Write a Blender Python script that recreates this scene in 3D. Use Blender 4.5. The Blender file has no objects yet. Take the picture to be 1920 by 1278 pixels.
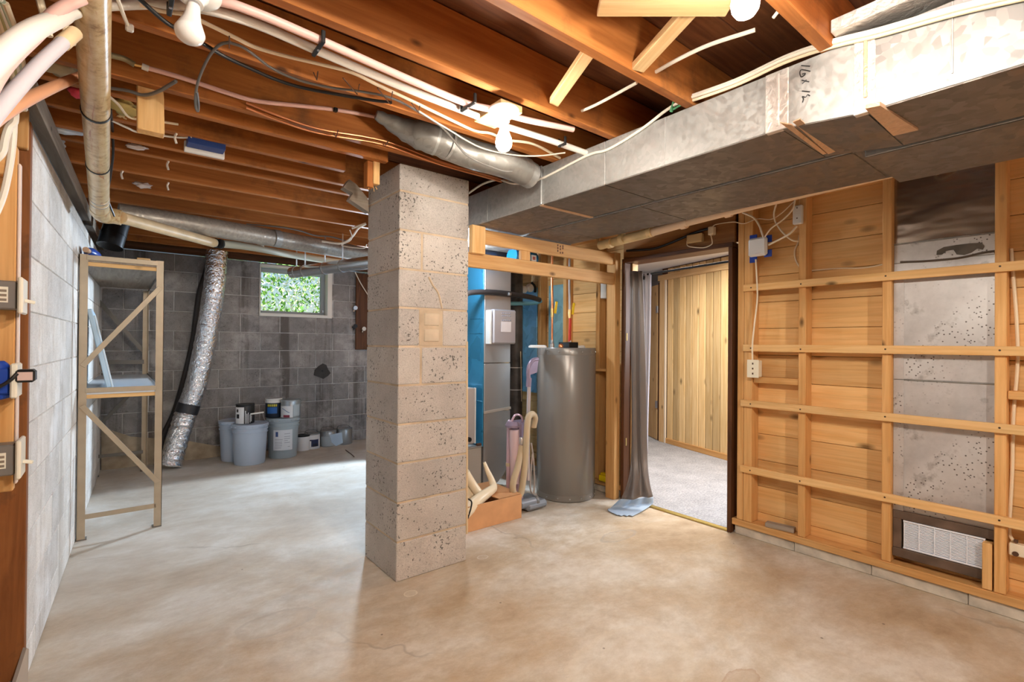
import bpy, bmesh, math, random
from mathutils import Vector, Matrix, noise
random.seed(7)
S = bpy.context.scene
COL = S.collection
# ---------------------------------------------------------------- camera
FPX, YAW, PITCH, ROLL, CH = 932.1, 0.67675, 0.005118, 0.007967, 1.22
F = Vector((math.sin(YAW)*math.cos(PITCH), math.cos(YAW)*math.cos(PITCH), math.sin(PITCH)))
R0 = Vector((math.cos(YAW), -math.sin(YAW), 0)); U0 = R0.cross(F)
R = R0*math.cos(ROLL)+U0*math.sin(ROLL); U = U0*math.cos(ROLL)-R0*math.sin(ROLL)
cd = bpy.data.cameras.new('camera'); cam = bpy.data.objects.new('camera', cd); COL.objects.link(cam)
cd.sensor_width = 36; cd.lens = FPX/1920*36; cd.clip_start = .02
M = Matrix.Identity(4)
for i, v in enumerate((R, U, -F)):
    for j in range(3): M[j][i] = v[j]
M.translation = (0, 0, CH); cam.matrix_world = M; S.camera = cam
# ---------------------------------------------------------------- world, lights, exposure
S.view_settings.view_transform = 'Standard'; S.view_settings.look = 'None'
S.view_settings.gamma = 1; S.view_settings.use_curve_mapping = False
S.view_settings.exposure = 0.0
W = bpy.data.worlds.new('world'); S.world = W; W.use_nodes = True
wn = W.node_tree.nodes; wl = W.node_tree.links
sky = wn.new('ShaderNodeTexSky'); sky.sky_type = 'NISHITA'; sky.sun_disc = False
sky.sun_elevation = math.radians(50); sky.sun_rotation = math.radians(200)
wl.new(sky.outputs[0], wn['Background'].inputs[0]); wn['Background'].inputs[1].default_value = .12
def light(name, kind, loc, energy, col, size=.1, rot=None, **kw):
    d = bpy.data.lights.new(name, kind); d.energy = energy; d.color = col
    if kind == 'AREA': d.size = size
    elif kind == 'SUN': d.angle = size
    else: d.shadow_soft_size = size
    for k, v in kw.items(): setattr(d, k, v)
    o = bpy.data.objects.new(name, d); COL.objects.link(o); o.location = loc
    if rot is not None: o.rotation_euler = Vector(rot).to_track_quat('-Z', 'Y').to_euler()
    return o
BULB = 215.0                                                # radiance of the two lit bulbs
WARM = (1, .935, .83); COOL = (.66, .83, 1)
light('sun', 'SUN', (0, 0, 8), 15.0, (1, .95, .85), .01, (.5, .3, -.8))
light('strobe_spot', 'SPOT', (2.42, 5.36, 1.72), 300, COOL, .10, (-.31, -.95, -.13), spot_size=math.radians(134), spot_blend=.06)  # unseen cool strobe behind the pillar, read off the shelf shadows
light('near_fill', 'POINT', (.66, .43, 2.13), 54, WARM, .035)  # added fill light overhead out of frame, no fixture
light('rear_fill', 'POINT', (1.10, -1.3, 2.10), 124, WARM, .06)  # added warm fill behind the camera, stands for no known bulb
light('rear_fill_second', 'POINT', (2.45, -1.3, 1.7), 6, WARM, .06)  # second added fill behind the camera, weak, without a fixture
light('utility_fill', 'POINT', (2.05, 3.08, 1.80), 25, (.74, .87, 1), .05)  # added cool fill for the utility corner and nearby floor, no bulb there
light('hall_daylight', 'AREA', (4.5, 1.15, 1.5), 50, (.86, .92, 1), .5, (-1, .28, -.22))
light('hall_ceiling', 'AREA', (4.1, 2.4, 2.12), 56, (1, .95, .88), .7, (0, 0, -1))

# ---------------------------------------------------------------- helpers
def ray(px, py): return R*((px-960)/FPX)-U*((py-639)/FPX)+F
def P(px, py, x=None, y=None, z=None, w=None):
    d = ray(px, py); o = Vector((0, 0, CH))
    t = w if w is not None else (x/d.x if x is not None else (y/d.y if y is not None else (z-CH)/d.z))
    return o+d*t
WL = {}
def tag(o, label=None, cat=None, group=None, kind=None):
    if label: o['label'] = label
    if cat: o['category'] = cat
    if group: o['group'] = group
    if kind: o['kind'] = kind
    return o
def thing(name, label, cat, loc, group=None, rz=0):
    o = bpy.data.objects.new(name, None); COL.objects.link(o); o.location = loc
    o.rotation_euler = (0, 0, rz); o.empty_display_size = .05
    WL[o] = Vector(loc); return tag(o, label, cat, group)
def structure(name, loc=(0, 0, 0), label=None):
    o = bpy.data.objects.new(name, None); COL.objects.link(o); o.location = loc; WL[o] = Vector(loc)
    return tag(o, label, kind='structure')
def link(name, me, loc, parent=None, local=False):
    o = bpy.data.objects.new(name, me); COL.objects.link(o); loc = Vector(loc)
    if parent is not None:
        o.parent = parent; o.location = loc if local else loc-WL[parent]
        WL[o] = loc if not local else loc
    else:
        o.location = loc; WL[o] = loc
    return o
def finish(name, bm, mat, parent=None, smooth=False, local=False, recalc=True):
    if recalc: bmesh.ops.recalc_face_normals(bm, faces=bm.faces)
    lo = Vector((min(v.co.x for v in bm.verts), min(v.co.y for v in bm.verts), min(v.co.z for v in bm.verts)))
    hi = Vector((max(v.co.x for v in bm.verts), max(v.co.y for v in bm.verts), max(v.co.z for v in bm.verts)))
    c = (lo+hi)/2
    bmesh.ops.translate(bm, verts=bm.verts, vec=-c)
    me = bpy.data.meshes.new(name); bm.to_mesh(me); bm.free(); me.materials.append(mat)
    if smooth:
        for p in me.polygons: p.use_smooth = True
        if smooth != 'all':
            me.set_sharp_from_angle(angle=math.radians(40))
    return link(name, me, c, parent, local)
BC = {}
def box(name, xs, ys, zs, mat, parent=None, bev=.003, local=False, rot=None):
    d = (xs[1]-xs[0], ys[1]-ys[0], zs[1]-zs[0])
    c = Vector((sum(xs)/2, sum(ys)/2, sum(zs)/2))
    key = tuple(round(v, 4) for v in d)+(mat.name, bev)
    if key not in BC:
        bm = bmesh.new(); bmesh.ops.create_cube(bm, size=1); bmesh.ops.scale(bm, vec=d, verts=bm.verts)
        if bev: bmesh.ops.bevel(bm, geom=bm.edges[:], offset=min(bev, min(d)*.4), segments=1, affect='EDGES')
        me = bpy.data.meshes.new(name); bm.to_mesh(me); bm.free(); me.materials.append(mat); BC[key] = me
    o = link(name, BC[key], c, parent, local)
    if rot: o.rotation_euler = rot
    return o
def beam(name, a, b, wid, thk, mat, parent=None, up=(0, 0, 1), bev=.002):
    """a bar from a to b, wid across (side direction), thk along up"""
    a = Vector(a); b = Vector(b); d = (b-a); L = d.length; d.normalize()
    s = d.cross(Vector(up))
    if s.length < 1e-4: s = d.cross(Vector((1, 0, 0)))
    s.normalize(); u = s.cross(d)
    bm = bmesh.new(); bmesh.ops.create_cube(bm, size=1); bmesh.ops.scale(bm, vec=(L, wid, thk), verts=bm.verts)
    if bev: bmesh.ops.bevel(bm, geom=bm.edges[:], offset=min(bev, wid*.3, thk*.3), segments=1, affect='EDGES')
    me = bpy.data.meshes.new(name); bm.to_mesh(me); bm.free(); me.materials.append(mat)
    o = link(name, me, (a+b)/2, parent)
    m = Matrix((d, s, u)).transposed(); o.rotation_euler = m.to_euler(); return o
def smoothpath(pts, n=6):
    pts = [Vector(p) for p in pts]
    if len(pts) < 3: return pts
    q = [pts[0]*2-pts[1]]+pts+[pts[-1]*2-pts[-2]]; out = []
    for i in range(1, len(q)-2):
        p0, p1, p2, p3 = q[i-1:i+3]
        for k in range(n):
            t = k/n
            out.append(.5*((2*p1)+(p2-p0)*t+(2*p0-5*p1+4*p2-p3)*t*t+(3*p1-p0-3*p2+p3)*t**3))
    out.append(pts[-1]); return out
def tubebm(bm, pts, r, seg=8, cap=True, rfun=None):
    n = len(pts); T = [(pts[min(i+1, n-1)]-pts[max(i-1, 0)]).normalized() for i in range(n)]
    ref = Vector((0, 0, 1)) if abs(T[0].z) < .9 else Vector((1, 0, 0))
    a = (ref-T[0]*ref.dot(T[0])).normalized(); rings = []
    for i in range(n):
        a = (a-T[i]*a.dot(T[i])).normalized(); b = T[i].cross(a)
        rr = rfun(i/(n-1)) if rfun else r
        rings.append([bm.verts.new(pts[i]+(a*math.cos(2*math.pi*k/seg)+b*math.sin(2*math.pi*k/seg))*rr) for k in range(seg)])
    for i in range(n-1):
        for k in range(seg): bm.faces.new((rings[i][k], rings[i][(k+1) % seg], rings[i+1][(k+1) % seg], rings[i+1][k]))
    if cap: bm.faces.new(rings[0][::-1]); bm.faces.new(rings[-1])
def tube(name, pts, r, mat, parent=None, seg=8, n=6, smooth=True, rfun=None):
    bm = bmesh.new(); tubebm(bm, smoothpath(pts, n) if n else [Vector(p) for p in pts], r, seg, True, rfun)
    return finish(name, bm, mat, parent, smooth)
def lathe(name, prof, mat, loc, parent=None, seg=32, axis=None, smooth=True):
    bm = bmesh.new(); rings = []
    for (r, z) in prof:
        if r < 1e-5: rings.append([bm.verts.new((0, 0, z))]*1)
        else: rings.append([bm.verts.new((r*math.cos(2*math.pi*k/seg), r*math.sin(2*math.pi*k/seg), z)) for k in range(seg)])
    for a, b in zip(rings, rings[1:]):
        for k in range(seg):
            k2 = (k+1) % seg
            vs = ([a[0]] if len(a) == 1 else [a[k], a[k2]])+([b[0]] if len(b) == 1 else [b[k2], b[k]])
            if len(vs) >= 3: bm.faces.new(vs)
    for e in (rings[0], rings[-1]):
        if len(e) > 1: bm.faces.new(e)
    if axis is not None: bmesh.ops.rotate(bm, verts=bm.verts, matrix=Vector((0, 0, 1)).rotation_difference(Vector(axis)).to_matrix())
    bmesh.ops.translate(bm, verts=bm.verts, vec=Vector(loc))
    return finish(name, bm, mat, parent, smooth)
def slab(name, pts, nrm, mat, parent=None, smooth=False):
    """flat polygon given in 3-D, thickened along nrm"""
    bm = bmesh.new(); n = Vector(nrm)
    a = [bm.verts.new(Vector(p)) for p in pts]; b = [bm.verts.new(Vector(p)+n) for p in pts]
    bm.faces.new(a[::-1]); bm.faces.new(b)
    for i in range(len(a)):
        j = (i+1) % len(a); bm.faces.new((a[i], a[j], b[j], b[i]))
    return finish(name, bm, mat, parent, smooth)
def blob(name, c, size, mat, parent=None, seed=0, amp=.35, sub=3):
    bm = bmesh.new(); bmesh.ops.create_icosphere(bm, subdivisions=sub, radius=1)
    for v in bm.verts:
        v.co *= 1+amp*noise.noise(v.co*1.7+Vector((seed*3.1, 0, 0)))+amp*.5*noise.noise(v.co*4+Vector((0, seed*2.3, 0)))
        v.co = Vector((v.co.x*size[0], v.co.y*size[1], v.co.z*size[2]))+Vector(c)
    return finish(name, bm, mat, parent, 'all')
def curved(name, loc, r, a0, a1, z0, z1, mat, parent=None, n=10, thk=.0015):
    bm = bmesh.new(); rows = []
    for i in range(n+1):
        a = a0+(a1-a0)*i/n; c = Vector((math.cos(a), math.sin(a), 0))
        rows.append([bm.verts.new(Vector(loc)+c*rr+Vector((0, 0, z))) for rr, z in ((r, z0), (r, z1), (r+thk, z1), (r+thk, z0))])
    for p, q in zip(rows, rows[1:]):
        for k in range(4): bm.faces.new((p[k], p[(k+1) % 4], q[(k+1) % 4], q[k]))
    bm.faces.new(rows[0]); bm.faces.new(rows[-1][::-1])
    return finish(name, bm, mat, parent, True)

# ---------------------------------------------------------------- materials
def nodes(name, rough=.6, metal=0, spec=.4):
    m = bpy.data.materials.new(name); m.use_nodes = True; nt = m.node_tree
    b = nt.nodes['Principled BSDF']; b.inputs['Roughness'].default_value = rough
    b.inputs['Metallic'].default_value = metal; b.inputs['Specular IOR Level'].default_value = spec
    def N(t, **kw):
        n = nt.nodes.new('ShaderNode'+t)
        for k, v in kw.items():
            if k.startswith('_'): setattr(n, k[1:], v)
            else: n.inputs[k.replace('_', ' ')].default_value = v
        return n
    return m, b, N, nt.links.new
def c4(c): return tuple(c)+(1,) if len(c) == 3 else c
def ramp(N, stops, interp='LINEAR'):
    r = N('ValToRGB'); e = r.color_ramp.elements; r.color_ramp.interpolation = interp
    e[0].position, e[0].color = stops[0][0], c4(stops[0][1]); e[1].position, e[1].color = stops[1][0], c4(stops[1][1])
    for p, c in stops[2:]:
        n = e.new(p); n.color = c4(c)
    return r
def mix(N, L, fac, a, b, mode='MIX'):
    m = N('Mix', _data_type='RGBA', _blend_type=mode)
    for i, v in ((0, fac), (6, a), (7, b)):
        if hasattr(v, 'links') or hasattr(v, 'is_linked'): L(v, m.inputs[i])
        else: m.inputs[i].default_value = v if i == 0 else c4(v)
    return m.outputs[2]
def bump(N, L, b, h, s=.3, d=.01):
    n = N('Bump', Strength=s, Distance=d); L(h, n.inputs['Height']); L(n.outputs[0], b.inputs['Normal'])
MC = {}
def plain(name, c, rough=.55, metal=0, spec=.4, var=.0, bumps=0):
    if name in MC: return MC[name]
    m, b, N, L = nodes(name, rough, metal, spec)
    b.inputs['Base Color'].default_value = c4(c)
    if var:
        t = N('TexCoord'); n = N('TexNoise', Scale=9, Detail=4); L(t.outputs['Object'], n.inputs[0])
        r = ramp(N, [(.3, [v*(1-var) for v in c]), (.7, [min(1, v*(1+var)) for v in c])]); L(n.outputs[0], r.inputs[0]); L(r.outputs[0], b.inputs['Base Color'])
        if bumps: bump(N, L, b, n.outputs[0], bumps)
    MC[name] = m; return m
def wood(name, ca, cb, axis='x', knots=1.0, rough=.6, tone=.18, stain=0, bstr=.12):
    key = name+'_'+axis
    if key in MC: return MC[key]
    m, b, N, L = nodes(key, rough, 0, .25)
    t = N('TexCoord'); oi = N('ObjectInfo')
    off = N('Vector Math', _operation='SCALE') if False else N('VectorMath', _operation='SCALE')
    off.inputs[0].default_value = (13.7, 31.1, 57.3); L(oi.outputs['Random'], off.inputs['Scale'])
    add = N('VectorMath', _operation='ADD'); L(t.outputs['Object'], add.inputs[0]); L(off.outputs[0], add.inputs[1])
    mp = N('Mapping'); sc = [22, 22, 22]; sc['xyz'.index(axis)] = 1.6; mp.inputs['Scale'].default_value = sc
    L(add.outputs[0], mp.inputs[0])
    n1 = N('TexNoise', Scale=1.0, Detail=5, Roughness=.6, Distortion=1.2); L(mp.outputs[0], n1.inputs[0])
    mp2 = N('Mapping'); s2 = [90, 90, 90]; s2['xyz'.index(axis)] = 3; mp2.inputs['Scale'].default_value = s2; L(add.outputs[0], mp2.inputs[0])
    n2 = N('TexNoise', Scale=1.0, Detail=3); L(mp2.outputs[0], n2.inputs[0])
    r = ramp(N, [(.3, cb), (.62, ca)]); L(n1.outputs[0], r.inputs[0])
    fine = ramp(N, [(.35, (.88, .85, .81)), (.6, (1, 1, 1))]); L(n2.outputs[0], fine.inputs[0])
    col = mix(N, L, .8, r.outputs[0], fine.outputs[0], 'MULTIPLY')
    rt = ramp(N, [(0, [1-tone]*3), (1, [1+tone*.5]*3)]); L(oi.outputs['Random'], rt.inputs[0])
    col = mix(N, L, 1.0, col, rt.outputs[0], 'MULTIPLY')
    if knots:
        mk = N('Mapping'); sk = [9, 9, 9]; sk['xyz'.index(axis)] = 4.2; mk.inputs['Scale'].default_value = sk; L(add.outputs[0], mk.inputs[0])
        v = N('TexVoronoi', Scale=1.0, Randomness=1); L(mk.outputs[0], v.inputs[0])
        rk = ramp(N, [(.05, (1, 1, 1)), (.13*knots+.03, (0, 0, 0))]); L(v.outputs['Distance'], rk.inputs[0])
        sel = N('Math', _operation='GREATER_THAN'); sel.inputs[1].default_value = .52
        sp = N('SeparateColor'); L(v.outputs['Color'], sp.inputs[0]); L(sp.outputs[0], sel.inputs[0])
        mm = N('Math', _operation='MULTIPLY'); L(rk.outputs[0], mm.inputs[0]); L(sel.outputs[0], mm.inputs[1])
        col = mix(N, L, mm.outputs[0], col, [v*.28 for v in cb])
    if stain:
        n3 = N('TexNoise', Scale=4, Detail=6, Roughness=.65); L(add.outputs[0], n3.inputs[0])
        rs = ramp(N, [(.56, (0, 0, 0)), (.72, (stain,)*3)]); L(n3.outputs[0], rs.inputs[0])
        col = mix(N, L, rs.outputs[0], col, (.06, .035, .02))
    L(col, b.inputs['Base Color']); bump(N, L, b, n2.outputs[0], bstr, .004)
    MC[key] = m; return m
def stud(a): return wood('framing_pine', (.77, .44, .175), (.66, .33, .105), a, 1.0)
def strip(a): return wood('strip_pine', (.86, .55, .25), (.76, .42, .15), a, 1.0)
def plank(a): return wood('plank_pine', (.86, .535, .23), (.79, .43, .15), a, 1.5)
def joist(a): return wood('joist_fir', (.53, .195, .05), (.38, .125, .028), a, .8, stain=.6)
def pale(a): return wood('pale_pine', (.84, .58, .30), (.72, .43, .19), a, .9)
def dark(a): return wood('dark_stained', (.14, .055, .022), (.07, .028, .012), a, 0, .45)
def grey(a): return wood('weathered', (.40, .33, .26), (.26, .21, .17), a, .6)
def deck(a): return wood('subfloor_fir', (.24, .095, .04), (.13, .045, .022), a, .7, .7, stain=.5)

def concrete_block(name, ca, cb, pit=1.0, streak=0, drip=(.05, .05, .05)):
    m, b, N, L = nodes(name, .9, 0, .15)
    t = N('TexCoord'); g = N('NewGeometry'); oi = N('ObjectInfo')
    off = N('VectorMath', _operation='SCALE'); off.inputs[0].default_value = (17.3, 41.1, 29.7); L(oi.outputs['Random'], off.inputs['Scale'])
    add = N('VectorMath', _operation='ADD'); L(t.outputs['Object'], add.inputs[0]); L(off.outputs[0], add.inputs[1])
    n = N('TexNoise', Scale=6, Detail=8, Roughness=.65); L(add.outputs[0], n.inputs[0])
    r = ramp(N, [(.35, cb), (.65, ca)]); L(n.outputs[0], r.inputs[0]); col = r.outputs[0]
    rt = ramp(N, [(0, (.84, .84, .85)), (1, (1.08, 1.07, 1.06))]); L(oi.outputs['Random'], rt.inputs[0])
    col = mix(N, L, 1.0, col, rt.outputs[0], 'MULTIPLY')
    gr = N('TexNoise', Scale=160, Detail=2); L(add.outputs[0], gr.inputs[0])
    rg = ramp(N, [(.3, (.8, .8, .8)), (.6, (1, 1, 1))]); L(gr.outputs[0], rg.inputs[0]); col = mix(N, L, 1.0, col, rg.outputs[0], 'MULTIPLY')
    hgt = gr.outputs[0]
    if pit:
        v = N('TexNoise', Scale=75, Detail=3, Roughness=.55); L(add.outputs[0], v.inputs[0])
        dn = N('TexNoise', Scale=5, Detail=2); L(add.outputs[0], dn.inputs[0])
        ad = N('Math', _operation='MULTIPLY_ADD'); L(dn.outputs[0], ad.inputs[0]); ad.inputs[1].default_value = .32; L(v.outputs[0], ad.inputs[2])
        rp = ramp(N, [(.80, (0, 0, 0)), (.84, (pit,)*3)]); L(ad.outputs[0], rp.inputs[0])
        col = mix(N, L, rp.outputs[0], col, [c*.22 for c in cb])
        sb = N('Math', _operation='SUBTRACT'); L(gr.outputs[0], sb.inputs[0]); L(rp.outputs[0], sb.inputs[1]); hgt = sb.outputs[0]
    if streak:
        mp = N('Mapping'); mp.inputs['Scale'].default_value = (5.5, 5.5, .28); L(g.outputs['Position'], mp.inputs[0])
        s = N('TexNoise', Scale=1, Detail=5, Roughness=.7); L(mp.outputs[0], s.inputs[0])
        rs = ramp(N, [(.51, (0, 0, 0)), (.63, (streak,)*3)]); L(s.outputs[0], rs.inputs[0]); col = mix(N, L, rs.outputs[0], col, drip)
        e = N('TexNoise', Scale=2.3, Detail=7, Roughness=.7); L(g.outputs['Position'], e.inputs[0])
        re = ramp(N, [(.52, (0, 0, 0)), (.66, (.6,)*3)]); L(e.outputs[0], re.inputs[0]); col = mix(N, L, re.outputs[0], col, [min(1, c*1.55) for c in ca])
    L(col, b.inputs['Base Color']); bump(N, L, b, hgt, .45, .004); MC[name] = m; return m
M_PIL = concrete_block('pillar_block', (.62, .575, .53), (.52, .48, .44), .9)
M_PILM = plain('pillar_mortar', (.56, .44, .31), .9, var=.2, bumps=.3)
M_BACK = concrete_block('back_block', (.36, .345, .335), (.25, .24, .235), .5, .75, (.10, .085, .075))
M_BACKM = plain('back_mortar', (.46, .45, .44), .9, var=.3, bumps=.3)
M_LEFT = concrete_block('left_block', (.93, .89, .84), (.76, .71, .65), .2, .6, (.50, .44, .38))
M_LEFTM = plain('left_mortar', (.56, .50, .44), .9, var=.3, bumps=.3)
def floor_mat():
    m, b, N, L = nodes('concrete_floor', .62, 0, .3)
    g = N('NewGeometry')
    mp = N('Mapping'); mp.inputs['Scale'].default_value = (.85, 1.15, 1); mp.inputs['Rotation'].default_value = (0, 0, .25); L(g.outputs['Position'], mp.inputs[0])
    n = N('TexNoise', Scale=1.3, Detail=10, Roughness=.70, Distortion=.2); L(mp.outputs[0], n.inputs[0])
    r = ramp(N, [(.30, (.41, .295, .185)), (.42, (.53, .41, .28)), (.51, (.60, .51, .395)), (.62, (.73, .68, .60))]); L(n.outputs[0], r.inputs[0]); col = r.outputs[0]
    n2 = N('TexNoise', Scale=10, Detail=10, Roughness=.80, Distortion=.25); L(mp.outputs[0], n2.inputs[0])
    r2 = ramp(N, [(.3, (.80, .76, .72)), (.6, (1.03, 1.03, 1.03))]); L(n2.outputs[0], r2.inputs[0]); col = mix(N, L, 1.0, col, r2.outputs[0], 'MULTIPLY')
    # cool light towards the back is put into the slab colour as grey
    sp = N('SeparateXYZ'); L(g.outputs['Position'], sp.inputs[0])
    wob = N('TexNoise', Scale=1.1, Detail=4); L(g.outputs['Position'], wob.inputs[0])
    ma = N('Math', _operation='MULTIPLY_ADD'); L(wob.outputs[0], ma.inputs[0]); ma.inputs[1].default_value = 1.6; L(sp.outputs[1], ma.inputs[2])
    rb = ramp(N, [(0, (0, 0, 0)), (1, (.45,)*3)])
    mr = N('MapRange'); mr.inputs[1].default_value = 2.9; mr.inputs[2].default_value = 4.3; L(ma.outputs[0], mr.inputs[0]); L(mr.outputs[0], rb.inputs[0])
    gcol = ramp(N, [(.32, (.50, .48, .46)), (.62, (.64, .62, .60))]); L(n.outputs[0], gcol.inputs[0])
    col = mix(N, L, rb.outputs[0], col, gcol.outputs[0])
    # dusty brown along the foot of the back wall and the right curb
    # hairline cracks
    wv = N('TexNoise', Scale=2.5, Detail=4); L(g.outputs['Position'], wv.inputs[0])
    vadd = N('VectorMath', _operation='MULTIPLY_ADD'); L(wv.outputs[1], vadd.inputs[0]); vadd.inputs[1].default_value = (.5, .5, 0); L(g.outputs['Position'], vadd.inputs[2])
    v = N('TexVoronoi', _feature='DISTANCE_TO_EDGE', Scale=.75); L(vadd.outputs[0], v.inputs[0])
    rc = ramp(N, [(.002, (1, 1, 1)), (.007, (0, 0, 0))]); L(v.outputs[0], rc.inputs[0])
    msk = N('TexNoise', Scale=1.7, Detail=2); L(g.outputs['Position'], msk.inputs[0]); rm = ramp(N, [(.55, (0, 0, 0)), (.65, (.4,)*3)]); L(msk.outputs[0], rm.inputs[0])
    mm = N('Math', _operation='MULTIPLY'); L(rc.outputs[0], mm.inputs[0]); L(rm.outputs[0], mm.inputs[1]); col = mix(N, L, mm.outputs[0], col, (.25, .2, .16))
    # pale scuffs and small dark specks
    n4 = N('TexNoise', Scale=5, Detail=9, Roughness=.8, Distortion=1.5); L(mp.outputs[0], n4.inputs[0]); r4 = ramp(N, [(.64, (0, 0, 0)), (.74, (.6,)*3)]); L(n4.outputs[0], r4.inputs[0]); col = mix(N, L, r4.outputs[0], col, (.80, .75, .68))
    n5 = N('TexVoronoi', Scale=9); L(g.outputs['Position'], n5.inputs[0]); r5 = ramp(N, [(.035, (.8,)*3), (.06, (0, 0, 0))]); L(n5.outputs[0], r5.inputs[0])
    s5 = N('SeparateColor'); L(n5.outputs[1], s5.inputs[0]); g5 = N('Math', _operation='GREATER_THAN'); g5.inputs[1].default_value = .86; L(s5.outputs[0], g5.inputs[0])
    m5 = N('Math', _operation='MULTIPLY'); L(r5.outputs[0], m5.inputs[0]); L(g5.outputs[0], m5.inputs[1]); col = mix(N, L, m5.outputs[0], col, (.16, .12, .09))
    for (px, py, rx, ry, c, k) in ((770, 1112, .034, .030, (.82, .76, .62), .7), (520, 1166, .17, .10, (.44, .38, .31), .45), (1160, 1004, .16, .07, (.36, .33, .30), .5), (905, 1044, .035, .03, (.80, .75, .66), .5), (1388, 1276, .10, .05, (.40, .25, .15), .6), (1185, 1240, .30, .2, (.72, .62, .48), .35)):
        p = P(px, py, z=0); sb = N('VectorMath', _operation='SUBTRACT'); L(g.outputs['Position'], sb.inputs[0]); sb.inputs[1].default_value = p
        wq = N('VectorMath', _operation='MULTIPLY_ADD'); L(n2.outputs[1], wq.inputs[0]); wq.inputs[1].default_value = (rx*.8, ry*.8, 0); L(sb.outputs[0], wq.inputs[2])
        of = N('VectorMath', _operation='SUBTRACT'); L(wq.outputs[0], of.inputs[0]); of.inputs[1].default_value = (rx*.4, ry*.4, 0)
        dv = N('VectorMath', _operation='DIVIDE'); L(of.outputs[0], dv.inputs[0]); dv.inputs[1].default_value = (rx, ry, 1)
        ln = N('VectorMath', _operation='LENGTH'); L(dv.outputs[0], ln.inputs[0])
        ring = ramp(N, [(.0, (k*.25,)*3), (.75, (k*.3,)*3), (.95, (k,)*3), (.999, (0, 0, 0))]); L(ln.outputs['Value'], ring.inputs[0]); col = mix(N, L, ring.outputs[0], col, c)
    L(col, b.inputs['Base Color']); bump(N, L, b, n2.outputs[0], .12, .01)
    rr = ramp(N, [(.3, (.5,)*3), (.7, (.75,)*3)]); L(n2.outputs[0], rr.inputs[0]); L(rr.outputs[0], b.inputs['Roughness'])
    return m
M_FLOOR = floor_mat()
def galv(name, c, rough=.42, metal=.75, spangle=26, contrast=.18, crinkle=0):
    m, b, N, L = nodes(name, rough, metal, .5)
    t = N('TexCoord'); n = N('TexNoise', Scale=4, Detail=3); L(t.outputs['Object'], n.inputs[0])
    va = N('VectorMath', _operation='MULTIPLY_ADD'); L(n.outputs[1], va.inputs[0]); va.inputs[1].default_value = (.15,)*3; L(t.outputs['Object'], va.inputs[2])
    v = N('TexVoronoi', Scale=spangle); L(va.outputs[0], v.inputs[0]); s = N('SeparateColor'); L(v.outputs[1], s.inputs[0])
    r = ramp(N, [(0, [x*(1-contrast) for x in c]), (1, [min(1, x*(1+contrast)) for x in c])]); L(s.outputs[0], r.inputs[0]); L(r.outputs[0], b.inputs['Base Color'])
    rr = ramp(N, [(0, (rough*.75,)*3), (1, (rough*1.3,)*3)]); L(s.outputs[1], rr.inputs[0]); L(rr.outputs[0], b.inputs['Roughness'])
    if crinkle:
        k = N('TexNoise', Scale=26, Detail=3, Roughness=.55, Distortion=1.2); L(t.outputs['Object'], k.inputs[0]); bump(N, L, b, k.outputs[0], crinkle, .02)
    else: bump(N, L, b, n.outputs[0], .08, .02)
    MC[name] = m; return m
M_GALV = galv('galvanised_sheet', (.43, .43, .42), .46, .55, 70, .10)
M_GALVD = galv('dull_galvanised', (.30, .29, .27), .5, .6, 40, .12)
M_UNDERSHADE = galv('shaded_underside_sheet', (.20, .175, .155), .55, .6, 34, .12)  # shade under the ducts put into the sheet's colour
M_FOIL = galv('foil', (.86, .88, .92), .16, 1.0, 30, .06, .8)
M_TAPE = galv('foil_tape', (.78, .75, .72), .38, .6, 80, .06, .3)
M_WARMTAPE = galv('warm_reflection_tape', (.70, .47, .30), .45, .4, 80, .06, .3)  # foil tape with its warm reflection put into the colour
M_BLUEREFL = galv('blue_reflection_metal', (.05, .30, .52), .35, .45, 6, .1)  # reflected blue light painted into the metal's base colour
M_PANEL = None
def panel_mat():
    m, b, N, L = nodes('speckled_sheet_metal', .42, .35, .5)
    t = N('TexCoord'); n = N('TexNoise', Scale=3, Detail=7, Roughness=.65); L(t.outputs['Object'], n.inputs[0])
    r = ramp(N, [(.3, (.42, .40, .39)), (.5, (.58, .55, .54)), (.7, (.66, .64, .63))]); L(n.outputs[0], r.inputs[0]); col = r.outputs[0]
    v = N('TexVoronoi', Scale=58); L(t.outputs['Object'], v.inputs[0]); rv = ramp(N, [(.16, (1, 1, 1)), (.24, (0, 0, 0))]); L(v.outputs[0], rv.inputs[0])
    s = N('SeparateColor'); L(v.outputs[1], s.inputs[0]); g = N('Math', _operation='GREATER_THAN'); g.inputs[1].default_value = .62; L(s.outputs[0], g.inputs[0])
    nm = N('TexNoise', Scale=2.5, Detail=3); L(t.outputs['Object'], nm.inputs[0]); rn = ramp(N, [(.46, (0, 0, 0)), (.58, (.9,)*3)]); L(nm.outputs[0], rn.inputs[0])
    m0 = N('Math', _operation='MULTIPLY'); L(rv.outputs[0], m0.inputs[0]); L(rn.outputs[0], m0.inputs[1])
    mm = N('Math', _operation='MULTIPLY'); L(m0.outputs[0], mm.inputs[0]); L(g.outputs[0], mm.inputs[1]); col = mix(N, L, mm.outputs[0], col, (.07, .05, .04))
    n2 = N('TexNoise', Scale=8, Detail=6, Roughness=.7); L(t.outputs['Object'], n2.inputs[0]); r2 = ramp(N, [(.56, (0, 0, 0)), (.72, (.75,)*3)]); L(n2.outputs[0], r2.inputs[0]); col = mix(N, L, r2.outputs[0], col, (.20, .165, .145))
    L(col, b.inputs['Base Color']); n3 = N('TexNoise', Scale=2.2, Detail=2); L(t.outputs['Object'], n3.inputs[0]); bump(N, L, b, n3.outputs[0], .35, .05); return m
M_PANEL = panel_mat()
M_WHITE = plain('white_plastic', (.80, .78, .74), .4)
M_PORC = plain('porcelain', (.86, .84, .80), .25)
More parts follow.
